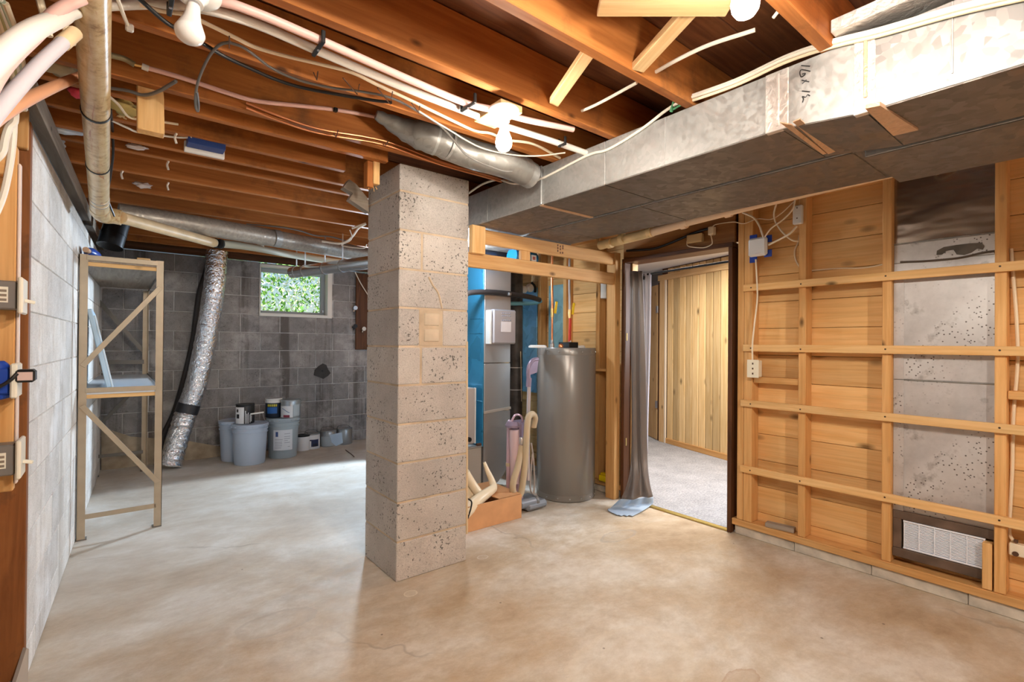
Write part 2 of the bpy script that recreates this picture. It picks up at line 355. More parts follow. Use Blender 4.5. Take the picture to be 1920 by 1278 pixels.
M_PEX = plain('pink_tubing', (.80, .50, .44), .4)
M_PVC = plain('white_pipe', (.84, .79, .72), .35)
M_LAV = plain('grey_lavender_pipe', (.60, .56, .60), .3)
M_ORP = plain('orange_pipe', (.80, .40, .22), .35)
M_CREAM = plain('cream_cable', (.84, .70, .50), .45)
M_IVORY = plain('ivory_cable', (.84, .78, .68), .45)
M_BLACK = plain('black_plastic', (.012, .012, .013), .4)
M_GREYC = plain('grey_cable', (.16, .15, .14), .45)
M_COPPER = plain('copper', (.72, .30, .14), .3, .9)
M_STEEL = plain('steel', (.55, .55, .56), .3, .9)
M_RUST = plain('rusty_staple', (.12, .06, .035), .6, .4)
def tan_pipe():
    m, b, N, L = nodes('stained_waste_pipe', .28, 0, .6)
    t = N('TexCoord'); mp = N('Mapping'); mp.inputs['Scale'].default_value = (30, 2, 30); L(t.outputs['Object'], mp.inputs[0])
    n = N('TexNoise', Scale=1, Detail=6, Roughness=.7, Distortion=1); L(mp.outputs[0], n.inputs[0])
    n2 = N('TexNoise', Scale=22, Detail=5, Roughness=.7); L(t.outputs['Object'], n2.inputs[0])
    r = ramp(N, [(.3, (.30, .17, .07)), (.45, (.62, .46, .24)), (.65, (.72, .60, .40))]); L(n2.outputs[0], r.inputs[0])
    s = ramp(N, [(.60, (0, 0, 0)), (.68, (.85,)*3)]); L(n.outputs[0], s.inputs[0]); col = mix(N, L, s.outputs[0], r.outputs[0], (.40, .13, .04))
    L(col, b.inputs['Base Color']); bump(N, L, b, n2.outputs[0], .3, .004); return m
M_TANP = tan_pipe()
M_TAN2 = plain('tan_pipe', (.66, .50, .30), .4, var=.15)
M_YEL = plain('yellowed_tape', (.70, .52, .26), .6, var=.2, bumps=.3)

# ================================================================ ROOM SHELL
XS, XB, YB = 3.155, 3.245, 6.05            # stud faces and boards of the right wall, back wall
fl = box('floor', (-3.4, 3.22), (-3.0, 6.4), (-.12, 0), M_FLOOR, bev=0); tag(fl, 'bare stained concrete basement floor', kind='structure')
# ceiling: subfloor deck with joists and bridging
ce = structure('ceiling', (1.4, 1.6, 2.36), 'open ceiling of brown joists under a dark subfloor')
for i in range(31):
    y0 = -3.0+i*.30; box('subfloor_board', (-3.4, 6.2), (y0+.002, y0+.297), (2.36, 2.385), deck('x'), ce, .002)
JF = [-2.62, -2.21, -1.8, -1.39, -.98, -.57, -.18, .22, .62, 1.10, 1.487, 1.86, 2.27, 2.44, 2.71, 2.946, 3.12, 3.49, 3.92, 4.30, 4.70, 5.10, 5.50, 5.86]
for yf in JF:
    x0, x1 = -.36, 3.32
    if yf == 2.44: x1 = 1.10
    if yf == 2.71: x1 = .98
    box('joist', (x0, x1), (yf-.040, yf), (2.15, 2.355), joist('x'), ce, .003)
for a, b2, y in (((P(1085, 95, z=2.165)), P(1022, 202, y=1.44), 1),):
    beam('bridging', (1.21, 1.10, 2.19), (1.37, 1.455, 2.185), .045, .022, pale('x'), ce)
beam('bridging', P(1195, 128, y=1.058), P(1300, 12, y=.80), .05, .024, pale('x'), ce)
beam('bridging', (1.06, .94, 2.18), (1.34, .70, 2.175), .085, .02, pale('x'), ce)
# left block wall (slightly out of parallel with the room)
A0 = Vector((-.232, 2.46, 0)); wlf = structure('wall_left', A0, 'left wall of pale painted concrete blocks'); ang = -math.atan(.042); wlf.rotation_euler = (0, 0, ang)
LW = math.hypot(3.62, .15)
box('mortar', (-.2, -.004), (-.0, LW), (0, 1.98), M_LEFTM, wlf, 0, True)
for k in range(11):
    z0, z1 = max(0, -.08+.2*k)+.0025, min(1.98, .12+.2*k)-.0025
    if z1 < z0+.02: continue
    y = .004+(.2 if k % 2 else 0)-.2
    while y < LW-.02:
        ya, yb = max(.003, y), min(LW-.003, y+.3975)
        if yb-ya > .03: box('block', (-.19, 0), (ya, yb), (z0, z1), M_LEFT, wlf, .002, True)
        y += .4
box('sill_plate', (-.17, -.035), (-.0, LW), (1.98, 2.065), plain('dark_sill_foam', (.13, .14, .155), .8, var=.2), wlf, .003, True)
box('sill_plate', (-.19, .012), (-.0, LW), (2.065, 2.148), grey('y'), wlf, .003, True)
# back block wall with a window opening
wb = structure('wall_back', (1.5, YB, 0), 'back wall of dim grey concrete blocks')
WX0, WX1, WZ0, WZ1 = 1.262, 2.062, 1.505, 2.085
def back_piece(name, x0, x1, z0, z1, y0, y1, mat, bev):
    # cut by the window hole
    if x1 <= WX0 or x0 >= WX1 or z1 <= WZ0 or z0 >= WZ1: box(name, (x0, x1), (y0, y1), (z0, z1), mat, wb, bev); return
    if x0 < WX0-.03: back_piece(name, x0, WX0-.001, z0, z1, y0, y1, mat, bev)
    if x1 > WX1+.03: back_piece(name, WX1+.001, x1, z0, z1, y0, y1, mat, bev)
    if z0 < WZ0-.01: box(name, (max(x0, WX0), min(x1, WX1)), (y0, y1), (z0, WZ0-.001), mat, wb, bev)
    if z1 > WZ1+.01: box(name, (max(x0, WX0), min(x1, WX1)), (y0, y1), (WZ1+.001, z1), mat, wb, bev)
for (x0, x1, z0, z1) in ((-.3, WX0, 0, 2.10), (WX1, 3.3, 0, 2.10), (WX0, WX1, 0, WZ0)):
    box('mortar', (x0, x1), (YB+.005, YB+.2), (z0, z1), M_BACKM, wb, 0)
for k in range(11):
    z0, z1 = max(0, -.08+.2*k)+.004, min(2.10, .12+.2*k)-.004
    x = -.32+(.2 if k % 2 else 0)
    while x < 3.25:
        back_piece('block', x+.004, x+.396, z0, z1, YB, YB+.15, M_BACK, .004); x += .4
box('rim_joist', (-.3, 3.3), (YB-.035, YB+.03), (2.105, 2.36), dark('x'), wb)
slab('cement_patch', [P(x, y, y=YB-.001) for x, y in ((588, 703), (590, 693), (597, 686), (605, 681), (612, 684), (615, 692), (620, 699), (614, 705), (606, 710), (596, 706))], (0, -.004, 0), plain('dark_cement', (.055, .052, .05), .9, var=.2), wb)
lathe('pipe_hole', [(0, 0), (.012, 0), (.012, .004), (0, .004)], M_BLACK, P(604, 695, y=YB-.008), wb, 12, (0, -1, 0))
slab('parging', [P(x, y, y=YB-.001) for x, y in ((190, 800), (245, 818), (345, 825), (420, 838), (424, 856), (300, 876), (190, 895))], (0, -.006, 0), plain('cream_parging', (.40, .33, .24), .9, var=.25, bumps=.3), wb)
# right wall: horizontal boards behind studs and furring strips, with a doorway
wr = structure('wall_right', (XB, .8, 0), 'right wall of horizontal pine boards behind open studs')
DY0, DY1, DZ = 1.655, 2.50, 1.865
for (y0, y1, z0, z1) in ((-3, DY0-.02, 0, 2.36), (DY1+.02, 6.25, 0, 2.36), (DY0-.02, DY1+.02, DZ+.05, 2.36)):
    box('backing', (XB+.022, XB+.05), (y0, y1), (z0, z1), dark('y'), wr, 0)
zb = .152-.168
while zb < 2.3:
    z0, z1 = max(zb, 0)+.0012, min(zb+.168, 2.34)-.0012
    for (y0, y1) in ((-3, -.9), (-.898, DY0-.035), (DY1+.03, 4.3), (4.302, 6.04)):
        box('plank', (XB, XB+.02), (y0, y1), (z0, z1), plank('y'), wr, .0025)
    zb += .168
box('header_board', (XS+.02, XS+.04), (DY0-.03, DY1+.04), (DZ+.03, 2.14), wood('brown_plywood', (.42, .19, .06), (.30, .12, .035), 'y', .4), wr)
STUDS = [-2.4, -2.0, -1.6, -1.2, -.8, -.45, -.05, .372, .800, 1.209, 1.575, 2.79, 3.18, 3.52, 3.95, 4.4, 4.85, 5.3, 5.75]
for y in STUDS:
    box('stud', (XS, XB-.001), (y-.02, y+.02), (.101, 2.14), stud('z'), wr)
box('stud', (XS-.001, XB-.002), (1.50, 1.553), (.101, 2.10), stud('z'), wr)
box('stud', (XS+.0, XB-.03), (.398, .432), (.102, .315), strip('z'), wr)
for (y0, y1) in ((-2.6, .28), (.281, DY0-.03), (DY1+.03, 5.9)):
    box('sole_plate', (XS-.006, XB-.001), (y0, y1), (.06, .1), stud('y'), wr)
    box('top_plate', (XS, XB-.001), (y0, y1), (2.105, 2.148), stud('y'), wr)
for z in (1.585, 1.204, .853, .435):
    e = P(1393 if z > 1 else 1389, 600, x=XS-.02).y
    box('furring_strip', (XS-.021, XS-.001), (-2.5, e), (z-.0215, z+.0215), strip('y'), wr, .002)
box('blocking', (XS+.012, XB-.003), (1.232, 1.498), (.985, 1.023), stud('y'), wr)
box('blocking', (XS+.012, XB-.003), (-.028, .35), (.985, 1.023), stud('y'), wr)
box('wood_scrap', (XS+.01, XS+.06), (1.26, 1.42), (.1, .128), grey('y'), wr, rot=(0, 0, .15))
mnail = plain('nail_dark', (.07, .045, .03), .5, .5)
for z in (1.585, 1.204, .853, .435):
    for y in (1.50, 1.209, .800, .372, -.05): lathe('nail', [(0, 0), (.0045, 0), (.0045, .0012), (0, .0012)], mnail, (XS-.0208, y, z+.004*math.sin(y*40)), wr, 8, (-1, 0, 0))
# concrete curb under the right wall
cb = structure('baseboard_right', (XS, .8, 0), 'rough white concrete curb under the right wall')
cur = plain('rough_curb', (.60, .54, .45), .9, var=.35, bumps=.4)
yy = -2.6
while yy < 1.6:
    L2 = .385; y1 = min(yy+L2, 1.612)
    box('curb_block', (XS+.010, XB+.02), (yy+.002, y1), (0, .059), cur, cb, .004); yy += L2
box('curb_block', (XS+.010, XB+.02), (2.56, 5.9), (0, .059), cur, cb, .004)
# front and far left enclosure behind the camera
wf = box('wall_front', (-3.4, 3.3), (-3.1, -3.0), (0, 2.36), plain('front_wall', (.55, .48, .42), .9, var=.1)); tag(wf, 'plain wall behind the camera', kind='structure')
w2 = box('wall_west', (-3.4, -3.3), (-3.0, 6.3), (0, 2.36), plain('front_wall', (.55, .48, .42), .9)); tag(w2, 'plain side wall out of view', kind='structure')

# window
wi = structure('window_1', (1.66, YB+.1, WZ0), 'small basement window with a white frame')
wp = plain('window_white', (.82, .80, .74), .5); wg = plain('window_grey', (.34, .37, .38), .45)
box('frame', (WX0, WX0+.012), (YB-.012, YB+.2), (WZ0, WZ1), wp, wi); box('frame', (WX1-.055, WX1), (YB-.012, YB+.2), (WZ0, WZ1), wp, wi)
box('frame', (WX0+.012, WX1-.055), (YB-.012, YB+.2), (WZ0, WZ0+.035), wp, wi); box('frame', (WX0+.012, WX1-.055), (YB-.012, YB+.2), (WZ1-.03, WZ1), wp, wi)
sx0, sx1, sz0, sz1 = WX0+.014, WX1-.057, WZ0+.037, WZ1-.032
for (x0, x1, z0, z1) in ((sx0, sx0+.025, sz0, sz1), (sx1-.045, sx1, sz0, sz1), (sx0+.025, sx1-.045, sz0, sz0+.03), (sx0+.025, sx1-.045, sz1-.045, sz1)):
    box('sash', (x0, x1), (YB+.10, YB+.14), (z0, z1), wg, wi)
mg, bg, N, L = nodes('window_glass', .02, 0, .5); bg.inputs['Transmission Weight'].default_value = 1; bg.inputs['IOR'].default_value = 1.02; bg.inputs['Base Color'].default_value = (.95, 1, .98, 1)
box('pane', (sx0+.02, sx1-.04), (YB+.118, YB+.122), (sz0+.025, sz1-.04), mg, wi, 0)
box('latch', (sx1-.03, sx1-.012), (YB+.085, YB+.10), (sz0+.03, sz0+.06), M_STEEL, wi)
# outside: soil bank, shrubs
gr = plain('outside_ground', (.22, .30, .10), .9, var=.3)
og = box('ground', (-4, 8), (YB+.25, 16), (1.2, 1.48), gr, bev=0); tag(og, 'garden ground outside the window', kind='structure')
def leaves(name, label, c, size, n, mat, seed):
    rnd = random.Random(seed); bm = bmesh.new()
    for i in range(n):
        p = Vector((rnd.gauss(0, size[0]/2.2), rnd.gauss(0, size[1]/2.2), rnd.uniform(-size[2]/2, size[2]/2)))+Vector(c)
        s = rnd.uniform(.03, .07); q = Matrix.Rotation(rnd.uniform(0, 6.3), 3, 'Z') @ Matrix.Rotation(rnd.uniform(-1.2, 1.2), 3, 'X')
        vs = [bm.verts.new(p+q @ Vector(v)*s) for v in ((-.4, 0, 0), (0, -.6, .1), (.4, 0, 0), (0, .9, -.1))]; bm.faces.new(vs)
    o = finish(name, bm, mat, None, recalc=False); o['kind'] = 'stuff'; return tag(o, label, 'shrub')
mlA, bA, N, L = nodes('leaf_green', .6); oi = N('NewGeometry'); r = ramp(N, [(0, (.10, .30, .07)), (1, (.40, .62, .22))]); L(oi.outputs['Random Per Island'], r.inputs[0]); L(r.outputs[0], bA.inputs['Base Color'])
mlB, bB, N, L = nodes('leaf_pale', .6); oi = N('NewGeometry'); r = ramp(N, [(0, (.55, .52, .55)), (1, (.85, .82, .84))]); L(oi.outputs['Random Per Island'], r.inputs[0]); L(r.outputs[0], bB.inputs['Base Color'])
leaves('shrub', 'leafy green shrub outside the basement window', (1.9, 8.2, 2.0), (1.5, .8, 1.3), 2600, mlA, 1)
leaves('flowering_shrub', 'pale blossoming shrub outside the window behind the green leaves', (2.7, 9.3, 2.3), (2.0, .6, 1.5), 1800, mlB, 2)

# doorway
d1 = structure('door_1', (XS, 2.08, 0), 'open doorway with a dark brown casing')
box('jamb', (XS-.012, XB+.06), (DY0-.028, DY0), (0, DZ), dark('z'), d1)
box('jamb', (XS-.012, XB+.06), (DY1, DY1+.03), (0, DZ), dark('z'), d1)
box('jamb', (XS-.012, XB+.06), (DY0-.028, DY1+.03), (DZ, DZ+.03), dark('y'), d1)
box('stop', (XB-.02, XB+.05), (DY1-.014, DY1), (0, DZ), pale('z'), d1)
for z in (.42, 1.25): box('hinge', (XS+.012, XS+.024), (DY1-.003, DY1), (z, z+.06), plain('dull_brass', (.45, .32, .12), .6, .4), d1, .001)
box('strike_plate', (XS+.012, XS+.035), (DY0, DY0+.003), (1.17, 1.25), plain('brass', (.75, .5, .2), .3, .9), d1, .001)
box('threshold', (XS-.004, XS+.03), (DY0, DY1), (0, .012), plain('brass_strip', (.55, .42, .14), .35, .7), d1)

# hall beyond the door
def carpet_mat():
    m, b, N, L = nodes('carpet', .95, 0, .1); g = N('NewGeometry'); n = N('TexNoise', Scale=70, Detail=4, Roughness=.7); L(g.outputs['Position'], n.inputs[0])
    n2 = N('TexNoise', Scale=5, Detail=4); L(g.outputs['Position'], n2.inputs[0])
    r = ramp(N, [(.35, (.31, .305, .32)), (.65, (.52, .51, .52))]); L(n.outputs[0], r.inputs[0]); r2 = ramp(N, [(.3, (.85,)*3), (.7, (1.1,)*3)]); L(n2.outputs[0], r2.inputs[0])
    L(mix(N, L, 1.0, r.outputs[0], r2.outputs[0], 'MULTIPLY'), b.inputs['Base Color']); bump(N, L, b, n.outputs[0], .6, .01); return m
cpt = box('carpet', (XS+.03, 6.3), (-2, 6), (-.1, .012), carpet_mat(), bev=0); tag(cpt, 'light grey carpet in the room beyond the doorway', 'carpet')
Q0 = Vector((5.43, 3.925, 0)); Q1 = Vector((4.76, 1.7, 0)); qd = (Q1-Q0).normalized(); qa = math.atan2(qd.y, qd.x)
wfr = structure('wall_far', Q0, 'wall of vertical knotty pine boards beyond the doorway'); wfr.rotation_euler = (0, 0, qa)
for i in range(20):
    box('panel_board', (.36+i*.107+.004, .36+(i+1)*.107-.003), (0, .015), (.06, 2.16), wood('knotty_panel', (.86, .62, .32), (.74, .48, .20), 'z', 1.5, .6, .3), wfr, .007, True)
box('backing', (.25, 2.5), (.014, .05), (0, 2.3), dark('x'), wfr, 0, True)
box('skirting', (.36, 2.5), (-.014, .0), (.012, .075), stud('x'), wfr, .003, True)
box('top_trim', (.2, 2.5), (-.02, .0), (2.02, 2.09), pale('x'), wfr, .003, True)
box('casing', (.235, .345), (-.018, .0), (.012, 2.02), pale('z'), wfr, .003, True)
box('casing_edge', (.335, .36), (-.022, -.001), (.012, 2.02), plain('pale_edge', (.86, .74, .58), .5), wfr, .003, True)
d2 = structure('door_2', Q0+qd*.2, 'wooden inner door standing open beyond the curtain')
dv = Vector((-qd.y, qd.x, 0)); D0 = Q0+qd*.17; 
def obox(name, o, ex, ey, L_, T_, z0, z1, mat, parent):
    o = Vector(o); pts = [o, o+ex*L_, o+ex*L_+ey*T_, o+ey*T_]
    return slab(name, [p+Vector((0, 0, z0)) for p in pts], (0, 0, z1-z0), mat, parent)
obox('jamb', D0+qd*.02, qd, dv*1, .05, .12, .012, 2.0, dark('z'), d2)
sl = obox('door_slab', D0+qd*-.0, Vector((.55, .83, 0)).normalized(), Vector((.83, -.55, 0)).normalized(), .75, .035, .02, 1.98, pale('z'), d2)
for z in (.42, 1.62): box('hinge', (D0.x-.02, D0.x), (D0.y-.02, D0.y+.01), (z, z+.09), M_STEEL, d2, .002)
wlh = box('wall_hall', (5.2, 5.3), (4.35, 6), (0, 2.3), plain('hall_white', (.78, .77, .78), .8)); tag(wlh, 'white wall seen past the inner door', kind='structure')
whe = box('wall_hall_end', (3.3, 6.3), (5.5, 5.6), (0, 2.3), plain('hall_white', (.78, .77, .78), .8)); tag(whe, 'white end wall of the hall', kind='structure')
whb = box('wall_hall_back', (6.3, 6.4), (-2.1, 5.6), (0, 2.3), plain('hall_white', (.78, .77, .78), .8)); tag(whb, 'white rear wall of the hall, mostly out of view', kind='structure')
wce = box('ceiling_hall', (3.3, 6.3), (-2, 5.6), (2.17, 2.2), plain('hall_white', (.78, .77, .78), .8)); tag(wce, 'white ceiling beyond the doorway', kind='structure')
whs = box('wall_hall_side', (3.3, 6.3), (-2.1, -2), (0, 2.3), plain('hall_white', (.78, .77, .78), .8)); tag(whs, 'white side wall of the hall, out of view', kind='structure')

# ================================================================ PILLAR
pl = thing('pillar', 'square grey concrete block pillar standing in the middle of the floor', 'pillar', (1.345, 2.54, 0))
PX0, PX1, PY0, PY1 = 1.136, 1.560, 2.339, 2.743
box('mortar', (PX0+.004, PX1-.004), (PY0+.004, PY1-.004), (0, 2.136), M_PILM, pl, 0)
for k in range(11):
    z0, z1 = .2*k+(.0 if k == 0 else .005), min(.2*(k+1)-.005, 2.137)
    if k in (5, 8):                                            # split courses: half block and full block
        box('block', (PX0, PX0+.125), (PY0, PY1), (z0, z1), M_PIL, pl, .004); box('block', (PX0+.137, PX1), (PY0, PY1), (z0, z1), M_PIL, pl, .004)
    elif k == 6:                                               # course mended with brick and mortar
        box('block', (PX0, PX0+.118), (PY0, PY1), (z0, z1), M_PIL, pl, .004); box('block', (PX0+.262, PX1), (PY0, PY1), (z0, z1), M_PIL, pl, .004)
        box('mortar_smear', (PX0+.12, PX0+.26), (PY0+.002, PY1), (z0, z1), M_PILM, pl, .002)
        for j in range(2): box('brick', (PX0+.145, PX0+.24), (PY0-.003, PY1), (z0+.02+.085*j, z0+.09+.085*j), plain('tan_brick', (.60, .49, .36), .9, var=.15, bumps=.3), pl, .006)
    else: box('block', (PX0, PX1), (PY0, PY1), (z0, z1), M_PIL, pl, .004)
tube('mortar_bead', [P(804, 519, y=PY0-.001), P(812, 535, y=PY0-.001), P(822, 550, y=PY0-.001), P(829, 578, y=PY0-.001)], .006, M_PILM, pl, 6)
tube('mortar_bead', [P(874.5, 640+i*60, y=PY0+.004)+Vector((.002, 0, 0)) for i in range(7)], .008, plain('yellow_mortar', (.68, .52, .32), .9), pl, 6)

# ================================================================ DUCTS OVERHEAD
DX0, DXM, DX1, DZ0, DZ1 = 1.747, 2.150, 2.60, 1.95, 2.148
da = thing('duct', 'front galvanised rectangular air duct hung under the joists', 'duct', (1.95, 1.3, DZ0))
M_GALVB = galv('coarse_galvanised', (.36, .36, .352), .44, .55, 42, .24)
ys = [.735, 1.505, 1.94, 3.9]; DZB = DZ0-.03
for a, b2 in zip(ys, ys[1:]):
    box('section', (DX0, DXM-.02), (a+.001, b2-.001), (DZ0, DZ1), M_GALV, da, .002)
    box('bottom_sheet', (DX0+.002, DXM-.022), (a+.003, b2-.003), (DZ0-.003, DZ0), M_UNDERSHADE, da, 0)
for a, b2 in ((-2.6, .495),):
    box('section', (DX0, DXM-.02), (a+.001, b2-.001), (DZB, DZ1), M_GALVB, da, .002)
    box('bottom_sheet', (DX0+.002, DXM-.022), (a+.003, b2-.003), (DZB-.003, DZB), M_UNDERSHADE, da, 0)
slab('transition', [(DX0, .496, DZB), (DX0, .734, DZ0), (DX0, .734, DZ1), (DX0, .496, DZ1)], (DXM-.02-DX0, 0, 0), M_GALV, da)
slab('bottom_sheet', [(DX0+.002, .496, DZB-.001), (DX0+.002, .734, DZ0-.001), (DXM-.022, .734, DZ0-.001), (DXM-.022, .496, DZB-.001)], (0, 0, -.002), M_UNDERSHADE, da)
for y in (1.19, 2.42, .30): box('standing_seam', (DX0-.003, DX0+.002), (y-.002, y+.002), (DZ0+.002, DZ1-.002), M_GALV, da, .001)
box('drive_strip', (DX0-.009, DX0), (1.93, 1.948), (DZ0-.002, DZ1+.004), M_GALV, da, .002)
box('drive_strip', (DX0, DXM-.01), (1.925, 1.953), (DZ0-.006, DZ0), M_WARMTAPE, da, .002)
for y, w in ((.748, .075), (.497, .055)):
    box('foil_tape_wrap', (DX0-.004, DX0+.02), (y-w*.45, y+w*.55), ((DZ0 if y > .6 else DZB)-.003, DZ1), M_TAPE, da, .002)
    box('tape_fold', (DX0-.009, DX0-.003), (y-.006, y+.004), (DZ0+.01, DZ1-.01), M_WARMTAPE if y < .6 else M_TAPE, da, .002)
for pts in ([(1463, 228), (1484, 232), (1550, 286), (1543, 288)], [(1487, 227), (1500, 221), (1567, 282), (1553, 287)], [(1622, 196), (1650, 190), (1722, 237), (1675, 248)]):
    zf = DZ0-.003 if pts[0][0] < 1600 else DZB+.004
    slab('tape_flap', [P(x, y, z=zf-.002) for x, y in pts], (0, 0, -.004 if pts[0][0] < 1600 else -.012), M_WARMTAPE, da)
hw = [[(335, 210), (440, 218)], [(442, 281), (395, 268), (332, 262), (318, 300), (335, 345), (372, 325), (380, 305), (345, 312)], [(340, 385), (428, 405)], [(398, 378), (345, 428)], [(345, 515), (438, 525)], [(438, 574), (408, 560), (385, 590), (345, 580), (360, 610), (350, 652)]]
for st in hw:
    tube('marker_stroke', [P(1450+x/6.39, 90+y/6.39, x=DX0-.0008) for x, y in st], .0019, M_BLACK, da, 5, 4)
db = thing('duct', 'rear sheet metal air duct running alongside the front duct beside the stud wall', 'duct', (2.38, 1.3, DZ0))
for a, b2, zz in ((-2.6, .618, DZB), (.622, 1.62, DZ0), (1.62, 2.3, DZ0), (2.3, 4.2, DZ0)):
    box('section', (DXM+.015, DX1), (a+.001, b2-.001), (zz, DZ1), M_GALV, db, .002)
    box('bottom_sheet', (DXM+.017, DX1-.002), (a+.003, b2-.003), (zz-.003, zz), M_UNDERSHADE, db, 0)
for y in (.655,): box('standing_seam', (DXM+.012, DX1), (y-.002, y+.002), (DZ0-.003, DZ0), M_GALVD, db, .001)
# silver panning sheet between the joists above the duct
pn = box('panning_sheet', (1.70, 2.6), (.24, .575), (2.175, 2.215), M_TAPE, None, .002); tag(pn, 'shiny foil-faced sheet between the joists above the duct by the right edge', 'metal sheet')
# round branch duct to the pillar side
rb_ = thing('round_duct', 'round grey insulated branch duct beside the lit bulb above the block pillar', 'duct', P(880, 285, z=2.18))
pth = [P(705, 215, z=2.235), P(760, 243, z=2.20), P(815, 262, z=2.165), P(880, 288, z=2.13), P(945, 306, z=2.10), P(985, 322, z=2.09)]
tube('sleeve', pth, .062, M_GALVD, rb_, 18, 6, rfun=lambda t: .02+.048*min(1, t*3.2)+.003*math.sin(t*70)*(t < .5))
for p, q in ((pth[2], pth[3]), (P(840, 270, z=2.15), pth[3])): tube('band', [p, p+(q-p).normalized()*.012], .069, M_GALV, rb_, 18, 0)
tube('collar', [P(972, 316, z=2.10), P(996, 330, z=2.085)], .066, M_GALV, rb_, 18, 0)

# ================================================================ LAMPS
mb, bb, N, L = nodes('lit_bulb', .4); bb.inputs['Emission Color'].default_value = (1, .91, .78, 1); bb.inputs['Emission Strength'].default_value = BULB
def lamp(label, top, axis, lit, board=None):
    t = thing('ceiling_lamp', label, 'lamp', top)
    bs_ = lathe('base', [(0, 0), (.056, 0), (.058, -.006), (.052, -.014), (.030, -.022), (.022, -.036), (.021, -.048), (0, -.048)], M_PORC, top, t, 32, axis)
    a = Vector(axis).normalized(); q = Vector(top)-a*.046
    lathe('screw_cap', [(0, 0), (.0135, 0), (.0135, -.012), (0, -.012)], M_STEEL, q, t, 16, axis)
    q = q-a*.010
    prof = [(0, 0), (.0145, 0), (.0155, -.02), (.022, -.038), (.029, -.055), (.0315, -.070), (.029, -.086), (.021, -.098), (.010, -.104), (0, -.105)]
    if not lit: prof = [(0, 0), (.0145, 0), (.017, -.02), (.021, -.045), (.031, -.075), (.0335, -.083), (.030, -.095), (.018, -.106), (0, -.110)]
    lathe('bulb', prof, mb if lit else plain('opal_bulb', (.86, .83, .80), .25), q, t, 24, axis)
    for s in (-.03, .03): lathe('screw', [(0, 0), (.004, 0), (.004, -.003), (0, -.003)], M_STEEL, Vector(top)+Vector((s, 0, -.015)), bs_, 8)
    return t
L1 = P(945, 205, z=2.112)
lamp('bare lit bulb in a white porcelain holder in front of the block pillar', L1, (0, 0, 1), True)
mbd = box('mounting_board', (L1.x-.02, L1.x+.085), (1.49, 1.67), (2.118, 2.146), pale('y'), None, .002); tag(mbd, 'pale board under the joists carrying the lit bulb near the pillar', 'board')
L2 = P(1398, -96, z=2.14)
lamp('bare lit bulb at the top edge above the duct', L2, (0, 0, 1), True)
L3 = P(368, -20, z=2.12)
lamp('unlit white bulb hanging from the joists beside the tan waste pipe', L3, (.12, .25, 1), False)

# ================================================================ PIPES ON THE CEILING
t = thing('waste_pipe', 'thick tan stained waste pipe running overhead along the left wall', 'pipe', (-.05, 2.5, 2.0))
a, b2 = P(172, 0, y=1.60), P(187, 395, y=3.5); dr = (a-b2)
tube('pipe_run', [a+dr*.35, a, a+(b2-a)*.5, b2], .040, M_TANP, t, 20, 4, rfun=lambda q: .037+.004*q)
for f in (.335, .62, .87, .905, .985):
    p = a+(b2-a)*f; tube('black_tie' if f < .8 else 'wire_tie', [p-dr.normalized()*.006, p+dr.normalized()*.006], .0425, M_BLACK if f < .8 else M_STEEL, t, 20, 0)
e1, e2, e3 = P(228, 408, w=2.85), P(400, 455, w=3.73), P(560, 480, w=4.6)
tube('elbow', [b2+dr.normalized()*.05, b2-dr.normalized()*.02, P(196, 404, w=2.8), P(212, 405, w=2.83), e1], .043, M_TANP, t, 18, 6)
tube('branch', [e1, e2], .034, M_TAN2, t, 16, 0)
tube('branch_end', [e2, P(470, 463, w=4.1), e3, P(655, 494, w=5.0)], .030, plain('olive_pipe', (.42, .40, .31), .5), t, 14, 4)
for px in (403, 412): p = P(px, 455+(px-400)*.15, w=3.75); tube('black_tie', [p, p+(e3-e2).normalized()*.015], .036, M_BLACK, t, 16, 0)
def pipe(name, label, pts, r, mat, group=None, seg=12, cat='pipe', n=6):
    o = tube(name, pts, r, mat, None, seg, n); return tag(o, label, cat, group)
t = thing('supply_pipe', 'thick white pipe curving across the top left corner', 'pipe', P(65, 60, y=1.2))
tube('pipe_run', [P(-60, 165, y=.95), P(0, 105, y=1.05), P(65, 55, y=1.2), P(138, 24, y=1.60), P(178, 14, y=1.70), P(210, 10, y=1.74), P(300, 8, y=1.76), P(380, 16, z=2.13), P(480, 45, z=2.13), P(600, 97, z=2.13), P(760, 165, z=2.13), P(870, 208, z=2.13), P(940, 234, z=2.13), P(1020, 259, z=2.13), P(1100, 287, z=2.13)], .016, M_PVC, t, 12, 6, rfun=lambda q: .0165 if q < .2 else .0135)
t2 = thing('supply_pipe', 'pink tube running beside the white pipe towards the lit bulb', 'pipe', P(600, 75, z=2.14))
tube('pipe_run', [P(-60, 240, y=.9), P(0, 130, y=1.1), P(70, 60, y=1.22), P(130, 8, y=1.5), P(240, -20, y=1.66), P(400, 0, z=2.13), P(480, 24, z=2.13), P(600, 75, z=2.13), P(760, 146, z=2.13), P(870, 192, z=2.13), P(925, 206, z=2.13), P(985, 224, z=2.14), P(1075, 242, z=2.15)], .0125, M_PEX, t2, 12)
